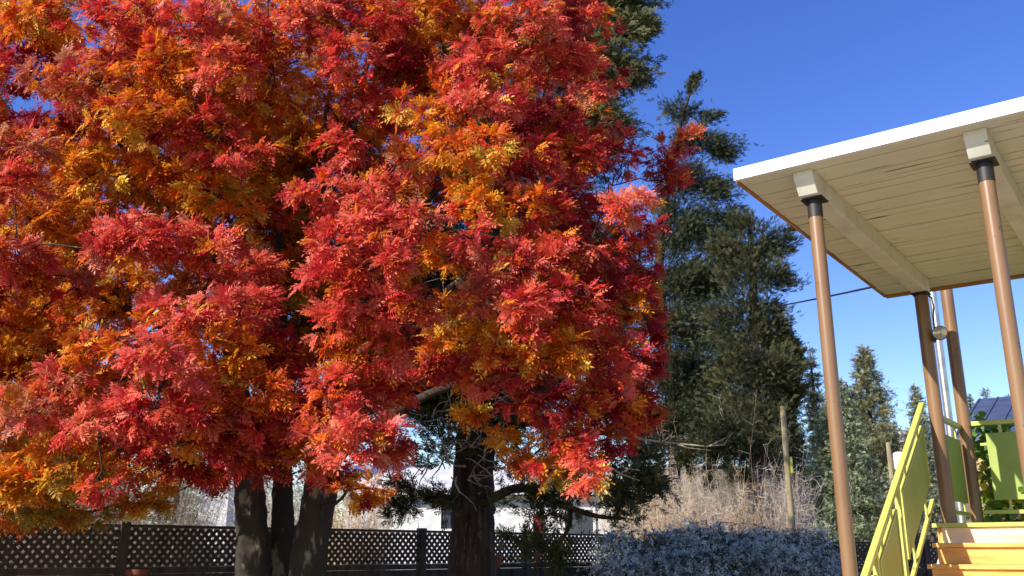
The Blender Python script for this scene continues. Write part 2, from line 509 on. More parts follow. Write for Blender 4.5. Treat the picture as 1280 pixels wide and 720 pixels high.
def network(nodes, targets, lift=.08, jit=.05, rmin=.004, rfac=.016, up_pen=1.2):
    """joins each target to the nearest lower or inner node; returns tube quads"""
    N = [np.asarray(p, float) for p, r in nodes]; RR = [r for p, r in nodes]
    NA = np.array(N); RA = np.array(RR)
    dist = [np.min(np.linalg.norm(NA - t, axis=1)) for t in targets]
    acc = Acc()
    for k in np.argsort(dist):
        t = np.asarray(targets[k])
        dd = t - NA
        L_ = np.linalg.norm(dd, axis=1) * (1 + up_pen * np.clip(-dd[:, 2] / (np.linalg.norm(dd, axis=1) + 1e-6) + .15, 0, 1)) + .04 / (RA + .01) * .15
        j = int(np.argmin(L_)); a = NA[j]
        ln = np.linalg.norm(t - a)
        if ln < .03: continue
        n = 5 if ln < .5 else 8
        P = curve_between(a, t, n, lift, jit)
        r0 = min(RA[j] * .75, max(rmin, ln * rfac)); rad = np.linspace(r0, rmin, n)
        V, Q = tube_np(P, rad, 5 if r0 > .012 else 3)
        acc.add(V, Q)
        NA = np.concatenate([NA, P[1:]]); RA = np.concatenate([RA, rad[1:]])
    return acc, NA, RA

def trunk_mesh(name, path, rad, m, parent, n=16, rough=.08, flare=0.0, seed=1):
    r = np.random.default_rng(seed)
    P = np.asarray(path, float)
    # resample
    t = np.linspace(0, len(P) - 1, len(P) * 6); i0 = np.clip(t.astype(int), 0, len(P) - 2); f = (t - i0)
    def cr(A):
        A = np.asarray(A, float); Ae = np.concatenate([[2 * A[0] - A[1]], A, [2 * A[-1] - A[-2]]])
        p0, p1, p2, p3 = Ae[i0], Ae[i0 + 1], Ae[i0 + 2], Ae[i0 + 3]
        ff = f if A.ndim == 1 else f[:, None]
        return .5 * ((2 * p1) + (-p0 + p2) * ff + (2 * p0 - 5 * p1 + 4 * p2 - p3) * ff ** 2 + (-p0 + 3 * p1 - 3 * p2 + p3) * ff ** 3)
    PP, RR = cr(P), cr(np.asarray(rad, float))
    V, Q = tube_np(PP, RR, n)
    V = V.reshape(len(PP), n, 3)
    lob = 1 + rough * (np.sin(np.arange(n) / n * 2 * math.pi * 3 + r.uniform(0, 6)) * .7 + np.sin(np.arange(n) / n * 2 * math.pi * 5 + r.uniform(0, 6)) * .5)[None, :] + r.normal(0, rough * .35, (len(PP), n))
    V = PP[:, None] + (V - PP[:, None]) * lob[..., None]
    o = mesh_np(name, V.reshape(-1, 3), Q, m, parent, smooth=True)
    return o, list(zip(PP, RR))

# rowan leaf template: a pinnate leaf along x
def pinnate(pairs=6, seed=0, curl=.25):
    r = np.random.default_rng(seed)
    V = []; Fq = []; tv = []
    def leaflet(b, d, ln, w):
        d = d / np.linalg.norm(d); s_ = np.cross((0, 0, 1.0), d); s_ /= np.linalg.norm(s_) + 1e-9
        nup = np.array((0, 0, 1.0)) * r.uniform(-.12, .22)
        n0 = len(V)
        V.extend([b, b + d * ln * .42 + s_ * w + nup * ln * .5, b + d * ln + np.array((0, 0, -.12 * ln)), b + d * ln * .42 - s_ * w + nup * ln * .5])
        Fq.append((n0, n0 + 1, n0 + 2, n0 + 3)); tv.extend([.8, 1, 1.08, 1])
    for k in range(pairs):
        x = .16 + .74 * k / pairs
        z = -curl * x * x
        ln = .36 * (1 - .35 * abs(k / pairs - .45)) * r.uniform(.88, 1.1)
        for s_ in (1, -1):
            d = np.array((.36 + .09 * r.normal(), s_ * .92, -.18 + .12 * r.normal()))
            leaflet(np.array((x, 0, z)), d, ln, .064)
    leaflet(np.array((.92, 0, -curl * .85)), np.array((1, 0, -.4)), .28, .055)
    n0 = len(V)   # the stalk
    V.extend([np.array((0, -.008, 0)), np.array((.93, -.006, -curl * .86)), np.array((.93, .006, -curl * .86)), np.array((0, .008, 0))])
    Fq.append((n0, n0 + 1, n0 + 2, n0 + 3)); tv.extend([.5] * 4)
    return np.array(V), np.array(Fq), np.array(tv)
PIN = [pinnate(7, 1, .25), pinnate(6, 2, .45), pinnate(7, 3, .10), pinnate(6, 4, .6)]

PAL = {
    'coral': ((.90, .165, .115), (.87, .12, .09), (.90, .21, .12)),
    'red': ((.70, .065, .050), (.58, .035, .040), (.80, .13, .060)),
    'deep': ((.38, .020, .030), (.28, .014, .026), (.50, .035, .032)),  # deep red leaf, darkened further to carry the crown's shade
    'orange': ((.90, .24, .018), (.90, .33, .03), (.84, .15, .02)),
    'gold': ((.90, .42, .03), (.86, .33, .02), (.90, .54, .08)),
    'rust': ((.66, .20, .020), (.74, .27, .025), (.54, .13, .018)),
    'faded': ((.66, .26, .15), (.70, .21, .12), (.56, .23, .11)),
    'olive': ((.44, .29, .05), (.36, .27, .06), (.54, .33, .06)),
}
def pick(pal, n, mix=None, r=None):
    r = r or rng
    c = np.array(PAL[pal])[r.integers(0, 3, n)]
    if mix is not None:
        for nm, p in mix:
            sel = r.random(n) < p
            c[sel] = np.array(PAL[nm])[r.integers(0, 3, sel.sum())]
    c = c * r.uniform(.8, 1.18, (n, 1)) * r.uniform(.92, 1.08, (n, 3))
    return np.clip(c, 0, .9)
MIX = {'coral': [('red', .34), ('orange', .10), ('gold', .03), ('faded', .05)], 'red': [('coral', .28), ('deep', .2), ('orange', .13), ('rust', .05)],
       'deep': [('red', .34), ('rust', .10), ('orange', .06)], 'orange': [('gold', .28), ('red', .14), ('rust', .2)],
       'gold': [('orange', .3), ('olive', .12)], 'rust': [('orange', .34), ('gold', .18), ('deep', .06)],
       'faded': [('coral', .35), ('red', .2), ('rust', .2)], 'olive': [('gold', .35), ('rust', .25)]}

def rowan_lobe(px, py, Y, rx, rz, pal, dens, core, acc_pts):
    """shoots of one foliage spray; rx, rz in pixels of the photograph at distance Y"""
    c = at(px, py, Y); s_ = m_per_px(Y)
    ax = np.array((rx * s_, rx * s_ * .7, rz * s_)) * .92
    n = max(6, int(dens * 62 * ax[0] * (ax[2] + .25) * 2.6))
    p = unit(rng.normal(size=(n, 3))) * (rng.random((n, 1)) ** .42)
    p[:, 1] -= .12
    # ragged outline
    p *= 1 + .22 * np.sin(p[:, [0]] * 7 + px) * np.cos(p[:, [2]] * 9 + py)
    pos = c + p * ax
    out = unit(p * np.array((1, 1, .8)) + (0, -.15, .25))
    acc_pts.append((c, pos, out, pal))

def build_rowan(root, lobes, nodes, leaf=.122, kmin=9, kmax=14):
    acc_pts = []
    for l in lobes:
        px, py, Yl, *rest = l
        if l[5] == 'coral': Yl -= .22
        rowan_lobe(px, py, Yl, *rest, None, acc_pts)
    centres = [c for c, *_ in acc_pts]
    net, NA, RA = network(nodes, centres, lift=.06, jit=.028, rmin=.008, rfac=.018, up_pen=.9)
    # branchlets to shoots
    leaves = [Acc() for _ in PIN]
    nb = np.array(NA)
    for c, pos, out, pal in acc_pts:
        dd = np.linalg.norm(nb - c, axis=1); j = np.argsort(dd)[:6]
        for q in range(len(pos)):
            if q % 3 == 0:
                a = nb[j[rng.integers(0, len(j))]]
                P = curve_between(np.asarray(a), pos[q], 4, -.04, .05)
                V, Q = tube_np(P, np.linspace(.006, .0022, 4), 3); net.add(V, Q)
        k = rng.integers(kmin, kmax + 1, len(pos))
        idx = np.repeat(np.arange(len(pos)), k)
        m = len(idx)
        o = out[idx]; tilt = rng.normal(0, .30, (len(pos), 3))[idx]
        ax = unit(o * .75 + rng.normal(0, .75, (m, 3)) * (1, 1, .6) + (0, 0, -.22))
        nr = unit(o * .45 + tilt + rng.normal(0, .22, (m, 3)) + (-.34, -.42, .48))
        Rm = frames(ax, nr)
        sc = leaf * rng.uniform(.7, 1.2, m)
        base = pos[idx] + ax * .02
        col = pick(pal, len(pos), MIX[pal])[idx] * rng.uniform(.82, 1.15, (m, 1)) * rng.uniform(.95, 1.05, (m, 3))
        stray = rng.random(m) < .24; col[stray] = pick(pal, m, MIX[pal])[stray]; col = np.clip(col, 0, .92)
        which = rng.integers(0, len(PIN), m)
        for w, (T, TF, tv) in enumerate(PIN):
            s_ = which == w
            if s_.any():
                V, Q, C = scatter(T, TF, base[s_], Rm[s_], sc[s_], col[s_], tv)
                leaves[w].add(V, Q, C)
    al = Acc()
    for a in leaves:
        for V, Q, C in zip(a.V, a.Q, a.C):
            pass
        if a.n:
            al.add(np.concatenate(a.V), np.concatenate(a.Q), np.concatenate(a.C))
    al.build('crown', M_rowan_leaf, root)
    net.build('branches', M_bark, root)

def spread(lobes, x0, x1, y0, y1, Ya, Yb, n, rx, rz, pals, dens, reject=None):
    for _ in range(n):
        for _t in range(30):
            px, py = rng.uniform(x0, x1), rng.uniform(y0, y1)
            if reject is None or not reject(px, py): break
        lobes.append((px, py, rng.uniform(Ya, Yb), rx * rng.uniform(.7, 1.25), rz * rng.uniform(.7, 1.25), pals[rng.integers(0, len(pals))], dens))

def inpoly(px, py, poly):
    c = False; n = len(poly)
    for i in range(n):
        x0, y0 = poly[i]; x1, y1 = poly[(i + 1) % n]
        if (y0 > py) != (y1 > py) and px < (x1 - x0) * (py - y0) / (y1 - y0) + x0: c = not c
    return c

# ---- left rowan: twin grey trunks
YT = 9.5
def pxpath(pts): return [at(*p) for p in pts]
def to_ground(p): q = np.array(p); q[2] = -.05; return q
b1 = to_ground(at(316, 720, YT)); b2 = to_ground(at(352, 720, YT + .35))
rw1 = thing('rowan_tree', 'rowan tree in red and orange autumn leaf on twin grey trunks at left', 'tree', tuple(b1 * (1, 1, 0)))
t1, n1 = trunk_mesh('trunk', [b1, at(316, 715, YT), at(314, 640, YT), at(308, 580, YT), at(300, 500, YT), at(285, 400, YT - .1), at(262, 290, YT - .3), at(240, 170, YT - .3), at(225, 40, YT - .2)],
                    [.23, .165, .15, .135, .11, .085, .06, .04, .02], M_bark, rw1, n=22, rough=.13, seed=2)
t2, n2 = trunk_mesh('trunk', [b2, at(350, 715, YT + .3), at(353, 640, YT + .3), at(352, 580, YT + .3), at(350, 480, YT + .3), at(352, 370, YT + .35), at(345, 250, YT + .4), at(325, 120, YT + .5), at(318, -20, YT + .5)],
                    [.16, .125, .108, .092, .07, .05, .04, .028, .015], M_bark, rw1, n=20, rough=.12, seed=3)
nodes1 = n1 + n2
for pts, r0 in (([(302, 520, YT), (240, 440, YT - .5), (170, 390, YT - 1.0), (90, 360, YT - 1.4)], .06), ([(290, 420, YT - .1), (210, 330, YT + .2), (120, 250, YT + .4), (40, 190, YT + .6)], .06),
                ([(270, 320, YT - .3), (180, 220, YT - .7), (110, 120, YT - 1.0)], .05), ([(352, 420, YT + .3), (320, 330, YT), (270, 250, YT - .4)], .05),
                ([(312, 600, YT), (260, 560, YT - .4), (180, 560, YT - .8), (70, 570, YT - 1)], .045), ([(350, 500, YT + .3), (372, 400, YT + .6), (392, 290, YT + .9), (400, 170, YT + 1)], .055)):
    o, nn = trunk_mesh('limb', pxpath(pts), np.linspace(r0, .015, len(pts)), M_bark, rw1, n=9, seed=int(r0 * 1000))
    nodes1 += nn
GAP = [(335, 190), (345, 140), (400, 130), (455, 170), (450, 240), (400, 300), (385, 420), (345, 430), (330, 300)]
L1 = []
# main sprays seen from the camera: (px, py, distance, half width, half height, palette, density)
for l in [(60, 20, 7.6, 90, 45, 'orange', 1), (150, 40, 7.4, 80, 45, 'red', 1), (250, 25, 7.5, 90, 40, 'coral', 1), (330, 40, 7.7, 70, 45, 'red', 1), (395, 20, 7.8, 60, 40, 'coral', 1),
          (30, 90, 7.8, 60, 40, 'deep', 1), (110, 105, 7.3, 75, 40, 'faded', 1), (200, 95, 7.2, 75, 45, 'orange', 1), (285, 85, 7.2, 45, 30, 'coral', 1.2), (345, 110, 7.8, 50, 40, 'orange', .8), (300, 140, 7.9, 60, 40, 'orange', .9),
          (30, 190, 7.2, 60, 36, 'faded', 1), (90, 165, 7.8, 60, 30, 'deep', .8), (170, 150, 7.1, 80, 36, 'orange', 1), (245, 160, 7.2, 60, 34, 'red', 1), (300, 190, 7.5, 46, 30, 'coral', 1), (20, 230, 7.4, 50, 26, 'coral', .9),
          (120, 215, 7.9, 60, 34, 'gold', .9), (200, 215, 7.9, 55, 30, 'orange', .9), (255, 235, 7.8, 50, 30, 'gold', .9), (60, 270, 8.3, 80, 36, 'rust', 1), (290, 260, 7.9, 46, 30, 'gold', .8),
          (20, 320, 7.4, 46, 24, 'coral', 1), (35, 345, 7.6, 46, 24, 'red', 1), (100, 320, 8.5, 60, 40, 'rust', 1), (95, 350, 7.9, 45, 18, 'faded', .8), (170, 300, 6.9, 58, 26, 'coral', 1.25), (225, 300, 6.8, 55, 26, 'red', 1.2), (270, 315, 7.0, 42, 24, 'coral', 1.1), (135, 310, 6.9, 36, 20, 'coral', 1.2),
          (150, 370, 8.6, 70, 40, 'rust', 1), (30, 410, 7.9, 60, 30, 'orange', 1), (60, 440, 7.6, 60, 26, 'orange', 1), (250, 365, 7.0, 60, 28, 'faded', 1), (300, 390, 6.9, 55, 30, 'coral', 1.1), (215, 400, 6.8, 60, 26, 'coral', 1.05), (315, 340, 7.4, 40, 30, 'red', .9),
          (160, 440, 6.8, 66, 26, 'orange', 1), (100, 475, 6.7, 70, 24, 'faded', 1.05), (215, 450, 6.5, 60, 28, 'coral', 1.1), (280, 445, 6.7, 55, 28, 'orange', 1), (335, 450, 7.2, 42, 34, 'deep', 1), (365, 490, 7.2, 40, 30, 'red', 1), (390, 450, 7.6, 34, 36, 'orange', .8),
          (40, 510, 6.7, 66, 24, 'faded', 1), (120, 520, 6.6, 66, 26, 'coral', 1), (195, 510, 6.4, 60, 26, 'red', 1), (260, 505, 6.6, 52, 26, 'red', 1), (310, 530, 7.0, 48, 28, 'deep', 1), (240, 545, 6.9, 50, 24, 'deep', 1), (170, 560, 7.0, 50, 22, 'deep', .9), (80, 560, 7.0, 50, 22, 'rust', .9),
          (345, 570, 7.4, 46, 24, 'deep', 1.1), (340, 525, 6.9, 40, 24, 'red', 1.1), (378, 525, 7.0, 36, 24, 'red', 1), (330, 485, 6.8, 44, 24, 'orange', 1), (320, 405, 7.0, 36, 24, 'red', 1), (350, 440, 7.1, 26, 24, 'deep', .9), (300, 560, 7.2, 40, 20, 'red', 1), (250, 575, 7.4, 44, 18, 'deep', .9), (205, 580, 7.5, 34, 14, 'rust', .8), (395, 575, 7.0, 30, 16, 'red', 1), (290, 575, 8, 34, 22, 'deep', .9), (265, 595, 8.2, 24, 18, 'deep', .7), (375, 560, 7.6, 34, 20, 'deep', .8),
          (30, 580, 7.4, 60, 26, 'gold', 1), (90, 590, 7.2, 56, 24, 'gold', 1), (30, 625, 7.6, 56, 24, 'olive', 1), (75, 632, 7.8, 44, 20, 'olive', .9), (128, 605, 7.0, 20, 16, 'coral', 1.0), (150, 588, 7.6, 24, 14, 'orange', .7), (200, 605, 7.9, 14, 14, 'gold', .6), (192, 632, 8.2, 26, 10, 'gold', .5), (20, 655, 7.9, 34, 10, 'rust', .7), (55, 605, 7.0, 50, 22, 'gold', 1), (115, 640, 8.0, 36, 12, 'olive', .7), (100, 575, 6.9, 36, 16, 'gold', 1), (160, 628, 8.1, 26, 10, 'rust', .5), (10, 600, 7.0, 40, 26, 'rust', 1), (-40, 600, 7.4, 50, 40, 'orange', 1), (-50, 500, 7.2, 60, 50, 'faded', 1), (-60, 380, 7.4, 60, 60, 'red', 1), (-60, 250, 7.6, 60, 60, 'coral', 1), (-60, 110, 7.8, 60, 60, 'red', 1), (200, -60, 7.6, 120, 50, 'red', 1), (40, -60, 7.8, 100, 50, 'coral', 1), (350, -60, 7.8, 100, 50, 'coral', 1)]:
    L1.append(l)
spread(L1, -230, -70, 180, 560, 6.9, 8.2, 26, 60, 36, ['red', 'orange', 'coral'], .8)  # sprays outside the view, added to shade the trunks
spread(L1, -200, -30, 560, 680, 7.6, 8.6, 14, 50, 28, ['gold', 'olive', 'orange'], .8)  # low sprays outside the view, added for the same shade
spread(L1, 120, 360, 60, 330, 8.3, 9.6, 30, 46, 30, ['orange', 'gold', 'rust', 'red'], .8)
spread(L1, 320, 470, 120, 440, 10.2, 11.2, 64, 42, 34, ['rust', 'gold', 'orange'], .7)
rj = lambda x, y: inpoly(x, y, GAP) or (x < 70 and 120 < y < 160) or (y > 560 and x > 130)
spread(L1, -90, 350, 10, 560, 8.2, 9.2, 52, 55, 34, ['orange', 'gold', 'rust', 'rust', 'red'], .75, rj)
spread(L1, -90, 430, -40, 540, 9.6, 11.0, 95, 62, 40, ['rust', 'orange', 'gold', 'rust'], .7, lambda x, y: (x < 70 and 110 < y < 170) or (330 < x < 450 and 190 < y < 250))
build_rowan(rw1, L1, nodes1)

# ---- right rowan: one leaning trunk, crown reaching to the right in front of the juniper
b3 = to_ground(at(385, 720, YT - .1))
rw2 = thing('rowan_tree', 'red rowan tree on a leaning trunk before the juniper, right of the twin trunked one', 'tree', tuple(b3 * (1, 1, 0)))
t3, n3 = trunk_mesh('trunk', [b3, at(384, 715, YT - .1), at(394, 650, YT - .1), at(404, 590, YT - .1), at(418, 500, YT), at(424, 400, YT + .1), at(432, 280, YT + .2), at(440, 170, YT + .2), at(470, 30, YT)],
                    [.23, .175, .168, .155, .12, .085, .065, .045, .02], M_bark, rw2, n=22, rough=.13, seed=5)
nodes2 = list(n3)
for pts, r0 in (([(410, 560, YT - .1), (470, 450, YT - .5), (550, 370, YT - .9), (640, 320, YT - 1.0), (740, 300, YT - .8)], .07), ([(422, 440, YT), (490, 310, YT - .3), (580, 200, YT - .4), (680, 120, YT)], .065),
                ([(405, 590, YT - .1), (470, 530, YT - .6), (570, 480, YT - 1.0), (690, 470, YT - 1.1), (780, 500, YT - .9)], .06), ([(430, 300, YT + .2), (470, 160, YT + .2), (540, 40, YT + .1)], .05),
                ([(418, 500, YT), (440, 400, YT - .9), (470, 320, YT - 1.6)], .05), ([(426, 380, YT + .1), (408, 280, YT + .5), (405, 160, YT + .6), (425, 60, YT + .5)], .05)):
    o, nn = trunk_mesh('limb', pxpath(pts), np.linspace(r0, .015, len(pts)), M_bark, rw2, n=9, seed=int(r0 * 1000) + 7)
    nodes2 += nn
L2 = []
for l in [(470, 30, 7.8, 70, 40, 'red', 1), (560, 20, 7.9, 80, 40, 'orange', 1), (650, 25, 8.0, 70, 40, 'coral', 1), (715, 25, 8.3, 36, 30, 'deep', .9), (440, 80, 7.8, 60, 34, 'coral', 1), (510, 90, 7.9, 60, 40, 'deep', 1), (600, 80, 7.5, 70, 36, 'red', 1), (690, 85, 8.1, 60, 30, 'red', 1), (735, 70, 8.4, 26, 20, 'coral', .9),
          (460, 135, 7.8, 52, 34, 'red', 1), (540, 150, 7.4, 60, 34, 'orange', 1), (610, 130, 7.3, 52, 30, 'coral', 1.1), (680, 150, 7.9, 56, 30, 'deep', 1), (740, 115, 8.3, 34, 14, 'coral', .7),
          (425, 185, 7.3, 36, 26, 'coral', .9), (520, 195, 7.2, 40, 30, 'faded', 1), (585, 190, 7.0, 60, 36, 'orange', 1.1), (655, 205, 7.3, 56, 30, 'red', 1), (720, 195, 8.0, 50, 26, 'red', .9), (780, 195, 8.4, 40, 24, 'deep', .8), (830, 200, 8.7, 34, 26, 'deep', .75), (860, 175, 8.9, 20, 12, 'red', .6), (845, 228, 8.8, 30, 18, 'deep', .7),
          (405, 240, 6.9, 44, 30, 'coral', 1.2), (465, 245, 6.8, 50, 28, 'coral', 1.2), (510, 275, 6.7, 46, 30, 'coral', 1.2), (600, 255, 7.0, 52, 36, 'orange', 1.1), (670, 265, 7.2, 50, 34, 'red', 1), (730, 255, 7.7, 46, 28, 'deep', 1), (785, 255, 7.3, 34, 24, 'coral', 1.1), (800, 280, 7.6, 26, 22, 'red', 1),
          (430, 300, 6.6, 50, 32, 'coral', 1.25), (480, 325, 6.5, 50, 34, 'coral', 1.25), (425, 345, 6.6, 46, 30, 'coral', 1.2), (550, 310, 7.6, 32, 40, 'rust', .7), (600, 300, 7.0, 34, 24, 'coral', 1.1), (640, 335, 6.9, 50, 30, 'red', 1.1), (700, 320, 7.1, 52, 34, 'red', 1.1), (755, 320, 7.5, 46, 34, 'deep', 1), (800, 325, 7.9, 26, 30, 'deep', .9),
          (455, 385, 6.6, 54, 30, 'coral', 1.2), (505, 390, 6.7, 36, 30, 'coral', 1.1), (415, 400, 6.8, 36, 26, 'coral', 1.1), (560, 390, 7.8, 34, 40, 'rust', .7), (610, 370, 7.0, 40, 26, 'coral', 1.1), (660, 385, 6.9, 40, 30, 'coral', 1.15), (720, 385, 7.0, 48, 34, 'red', 1.1), (780, 385, 7.5, 44, 38, 'deep', 1), (810, 400, 7.8, 20, 34, 'deep', .8),
          (440, 440, 6.8, 40, 28, 'orange', 1.1), (480, 440, 7.0, 40, 30, 'coral', 1), (590, 425, 7.2, 44, 26, 'gold', .8), (550, 440, 7.6, 34, 24, 'orange', .7), (640, 440, 6.9, 50, 28, 'orange', 1.1), (700, 445, 6.9, 46, 30, 'orange', 1.1), (755, 450, 7.2, 46, 34, 'red', 1.05), (805, 455, 7.6, 26, 34, 'deep', .9),
          (410, 490, 6.9, 36, 34, 'coral', 1.1), (450, 500, 7.0, 40, 30, 'red', 1), (500, 490, 7.3, 40, 24, 'red', .9), (560, 470, 7.2, 44, 18, 'deep', .9), (615, 470, 7.0, 50, 22, 'red', 1), (680, 500, 7.0, 56, 30, 'deep', 1), (740, 505, 7.2, 46, 30, 'red', 1), (795, 505, 7.5, 36, 26, 'deep', .9),
          (400, 545, 6.9, 34, 26, 'coral', 1.15), (440, 550, 6.8, 42, 28, 'coral', 1.2), (485, 545, 7.1, 34, 24, 'coral', 1.05), (505, 570, 7.1, 26, 18, 'coral', 1), (415, 590, 7.4, 36, 16, 'deep', .9), (430, 615, 8.2, 28, 12, 'rust', .6), (470, 610, 8.4, 26, 12, 'rust', .5),
          (590, 520, 7.6, 20, 16, 'gold', .8), (635, 545, 7.4, 26, 16, 'orange', .8), (680, 560, 7.2, 34, 22, 'orange', .95), (725, 560, 7.1, 34, 26, 'red', 1), (770, 545, 7.4, 30, 20, 'deep', .9), (735, 592, 7.1, 22, 16, 'coral', 1.1), (695, 592, 7.3, 18, 12, 'gold', .9), (660, 575, 7.4, 16, 14, 'orange', .8), (805, 530, 7.7, 16, 12, 'red', .8),
          (500, -60, 8, 110, 50, 'red', 1), (650, -60, 8.2, 90, 50, 'red', 1)]:
    L2.append(l)
OUT2 = [(420, -60), (740, -60), (745, 100), (720, 200), (790, 300), (805, 420), (800, 520), (760, 560), (700, 560), (620, 500), (540, 450), (470, 520), (410, 520), (460, 300), (460, 150)]
spread(L2, 400, 820, 0, 560, 8.0, 8.8, 46, 44, 30, ['orange', 'rust', 'red', 'deep', 'gold'], .7, lambda x, y: not inpoly(x, y, OUT2) or (535 < x < 640 and 285 < y < 470))
spread(L2, 400, 800, -140, 480, 9.2, 10.4, 60, 50, 36, ['rust', 'orange', 'deep'], .5, lambda x, y: not inpoly(x, y, OUT2) or x > 740)
build_rowan(rw2, L2, nodes2)

# ------------------------------------------------------------------ junipers and other conifers
def spray(seed=0, n=9):
    """a flat ragged spray of scale foliage along x"""
    r = np.random.default_rng(seed); V = []; Fq = []; tv = []
    for k in range(n):
        x = .05 + .8 * k / n; s_ = 1 if k % 2 else -1
        d = unit(np.array((.8, s_ * r.uniform(.35, .9), r.normal(0, .3)))); ln = r.uniform(.28, .5) * (1.1 - .5 * x); w = .05
        sd = np.cross((0, 0, 1.0), d); b = np.array((x, 0, r.normal(0, .02))); n0 = len(V)
        V += [b - sd * w * .5, b + d * ln * .6 - sd * w, b + d * ln, b + d * ln * .55 + sd * w]
        Fq.append((n0, n0 + 1, n0 + 2, n0 + 3)); tv += [.75, 1, 1.15, 1]
    n0 = len(V); V += [np.array((0, -.025, 0)), np.array((.9, -.015, 0)), np.array((1.0, .015, .02)), np.array((0, .025, 0))]
    Fq.append((n0, n0 + 1, n0 + 2, n0 + 3)); tv += [.7, .9, 1.1, .7]
    return np.array(V), np.array(Fq), np.array(tv)
SPR = [spray(1), spray(2), spray(3)]

def leaf_cloud(T_list, pos, axis, nrm, sc, col):
    acc = Acc(); w = rng.integers(0, len(T_list), len(pos)); Rm = frames(axis, nrm)
    for k, (T, TF, tv) in enumerate(T_list):
        s_ = w == k
        if s_.any(): acc.add(*scatter(T, TF, pos[s_], Rm[s_], sc[s_], col[s_], tv))
    return acc

def juniper(label, trunk_pts, rads, lobes, size=.15, per=230, base=(.045, .058, .024), tip=(.12, .12, .04), hang=.0, name='juniper_tree', bark=None, limbs=(), seed=3, group=None):
    """lobes: (px, py, Y, rx_px, rz_px, density)"""
    pts = pxpath(trunk_pts); b = to_ground(pts[0])
    root = thing(name, label, 'tree', tuple(b * (1, 1, 0)), 0, group)
    o, nodes = trunk_mesh('trunk', [b] + pts, rads, bark or M_jbark, root, n=18, rough=.12, seed=seed)
    for lp, r0 in limbs:
        o, nn = trunk_mesh('limb', pxpath(lp), np.linspace(r0, .014, len(lp)), bark or M_jbark, root, n=8, seed=seed + 5)
        nodes += nn
    P = []; C = []; A = []
    cents = []
    for (px, py, Y, rx, rz, de) in lobes:
        c = at(px, py, Y); s_ = m_per_px(Y); ax = np.array((rx * s_, rx * s_ * .85, rz * s_))
        nc = max(4, int(19 * de * (ax[0] * ax[2]) ** .5 * 2.2))
        cc = c + unit(rng.normal(size=(nc, 3))) * (rng.random((nc, 1)) ** .4) * ax
        for q in cc:
            cents.append(q)
            ni = int(np.argmin([np.linalg.norm(q - p_) for p_, r_ in nodes])); bd = unit(q - nodes[ni][0] + (0, 0, .25))
            n = int(per * de * rng.uniform(.5, 1.3) * min(1, .45 + ax[0])); rr = min(.34, .55 * ax[0]) * rng.uniform(.6, 1.35)
            along = rng.normal(0, 1.0, (n, 1)); p = rng.normal(size=(n, 3)) * .42 * rr * (1.15 - .25 * along) + bd * along * rr * .85
            P.append(q + p)
            A.append(unit(bd * .7 + p / (rr + .01) * .35 + rng.normal(0, .45, (n, 3)) + (0, 0, .25 - hang)))
            mixv = np.clip(.35 + .3 * rng.normal(size=(n, 1)) + .25 * rng.normal(), 0, 1)
            C.append(np.array(base) * (1 - mixv) + np.array(tip) * mixv)
    P, A, C = np.concatenate(P), np.concatenate(A), np.concatenate(C)
    keep = P[:, 2] > .3; P, A, C = P[keep], A[keep], C[keep]
    leaf_cloud(SPR, P, A, rng.normal(size=P.shape), size * rng.uniform(.6, 1.25, len(P)), C).build('crown', M_needle, root)
    net, NA, RA = network(nodes, cents, .05, .05, .006, .014, .5)
    net.build('branches', bark or M_jbark, root)
    return root, nodes

YJ = 12.0
j1, jn = juniper('thick juniper tree with brown fibrous trunk, dark crown behind the red rowan leaves',
    [(589, 715, YJ), (589, 660, YJ), (590, 600, YJ), (596, 500, YJ), (606, 350, YJ), (640, 200, YJ), (665, 60, YJ), (685, -100, YJ)], [.36, .29, .262, .25, .22, .18, .14, .10, .05],
    [(770, 20, 12, 34, 60, 1), (735, 80, 12.2, 40, 60, 1), (800, 40, 11.8, 16, 26, .9), (780, 95, 12, 26, 30, .9), (740, 150, 12, 40, 36, .9), (720, 195, 12, 44, 34, 1), (760, -40, 12, 60, 50, 1), (700, -40, 12, 70, 60, .8),
     (545, 545, 11.6, 26, 30, .5), (630, 550, 11.5, 34, 30, .5), (548, 622, 11.2, 22, 14, .5), (650, 620, 11.0, 36, 14, .45), (690, 640, 10.8, 34, 14, .5), (720, 610, 10.8, 40, 18, .6), (775, 620, 10.6, 36, 20, .7), (810, 600, 10.6, 24, 18, .5), (665, 680, 10.8, 26, 10, .5), (700, 700, 10.6, 16, 8, .5),
     (560, 420, 11.6, 60, 60, .8), (640, 420, 11.8, 70, 60, .8), (680, 300, 12, 80, 60, .8), (600, 250, 12, 60, 70, .6), (740, 420, 12, 50, 50, .8), (790, 560, 11, 40, 24, .7), (500, 640, 11.2, 16, 12, .5), (505, 610, 11.2, 20, 16, .5), (535, 490, 12.2, 44, 36, .8), (600, 490, 12.4, 50, 36, .9), (660, 500, 12.2, 50, 50, .8), (500, 450, 12, 50, 50, .7), (470, 360, 12.2, 50, 50, .8), (540, 330, 12, 60, 60, .9), (600, 380, 12, 50, 50, .9), (510, 240, 12.2, 60, 60, .7), (600, 160, 12.2, 70, 60, .8), (680, 170, 12.2, 50, 60, .8), (560, 60, 12.2, 70, 60, .7), (450, 500, 12.4, 40, 40, .7), (560, 480, 12.2, 40, 36, .9), (740, 330, 12.2, 40, 50, .8), (760, 500, 12, 40, 40, .8), (640, 60, 12.2, 60, 60, .8)],
    size=.15, per=150, hang=.3, seed=11,
    limbs=[([(600, 630, 11.9), (650, 610, 11.3), (700, 630, 10.9), (745, 645, 10.7), (782, 648, 10.6)], .065), ([(712, 628, 10.9), (712, 655, 10.8), (698, 680, 10.7), (678, 690, 10.7)], .03), ([(595, 540, 12), (660, 530, 11.3), (740, 540, 10.8), (800, 552, 10.6)], .04)])
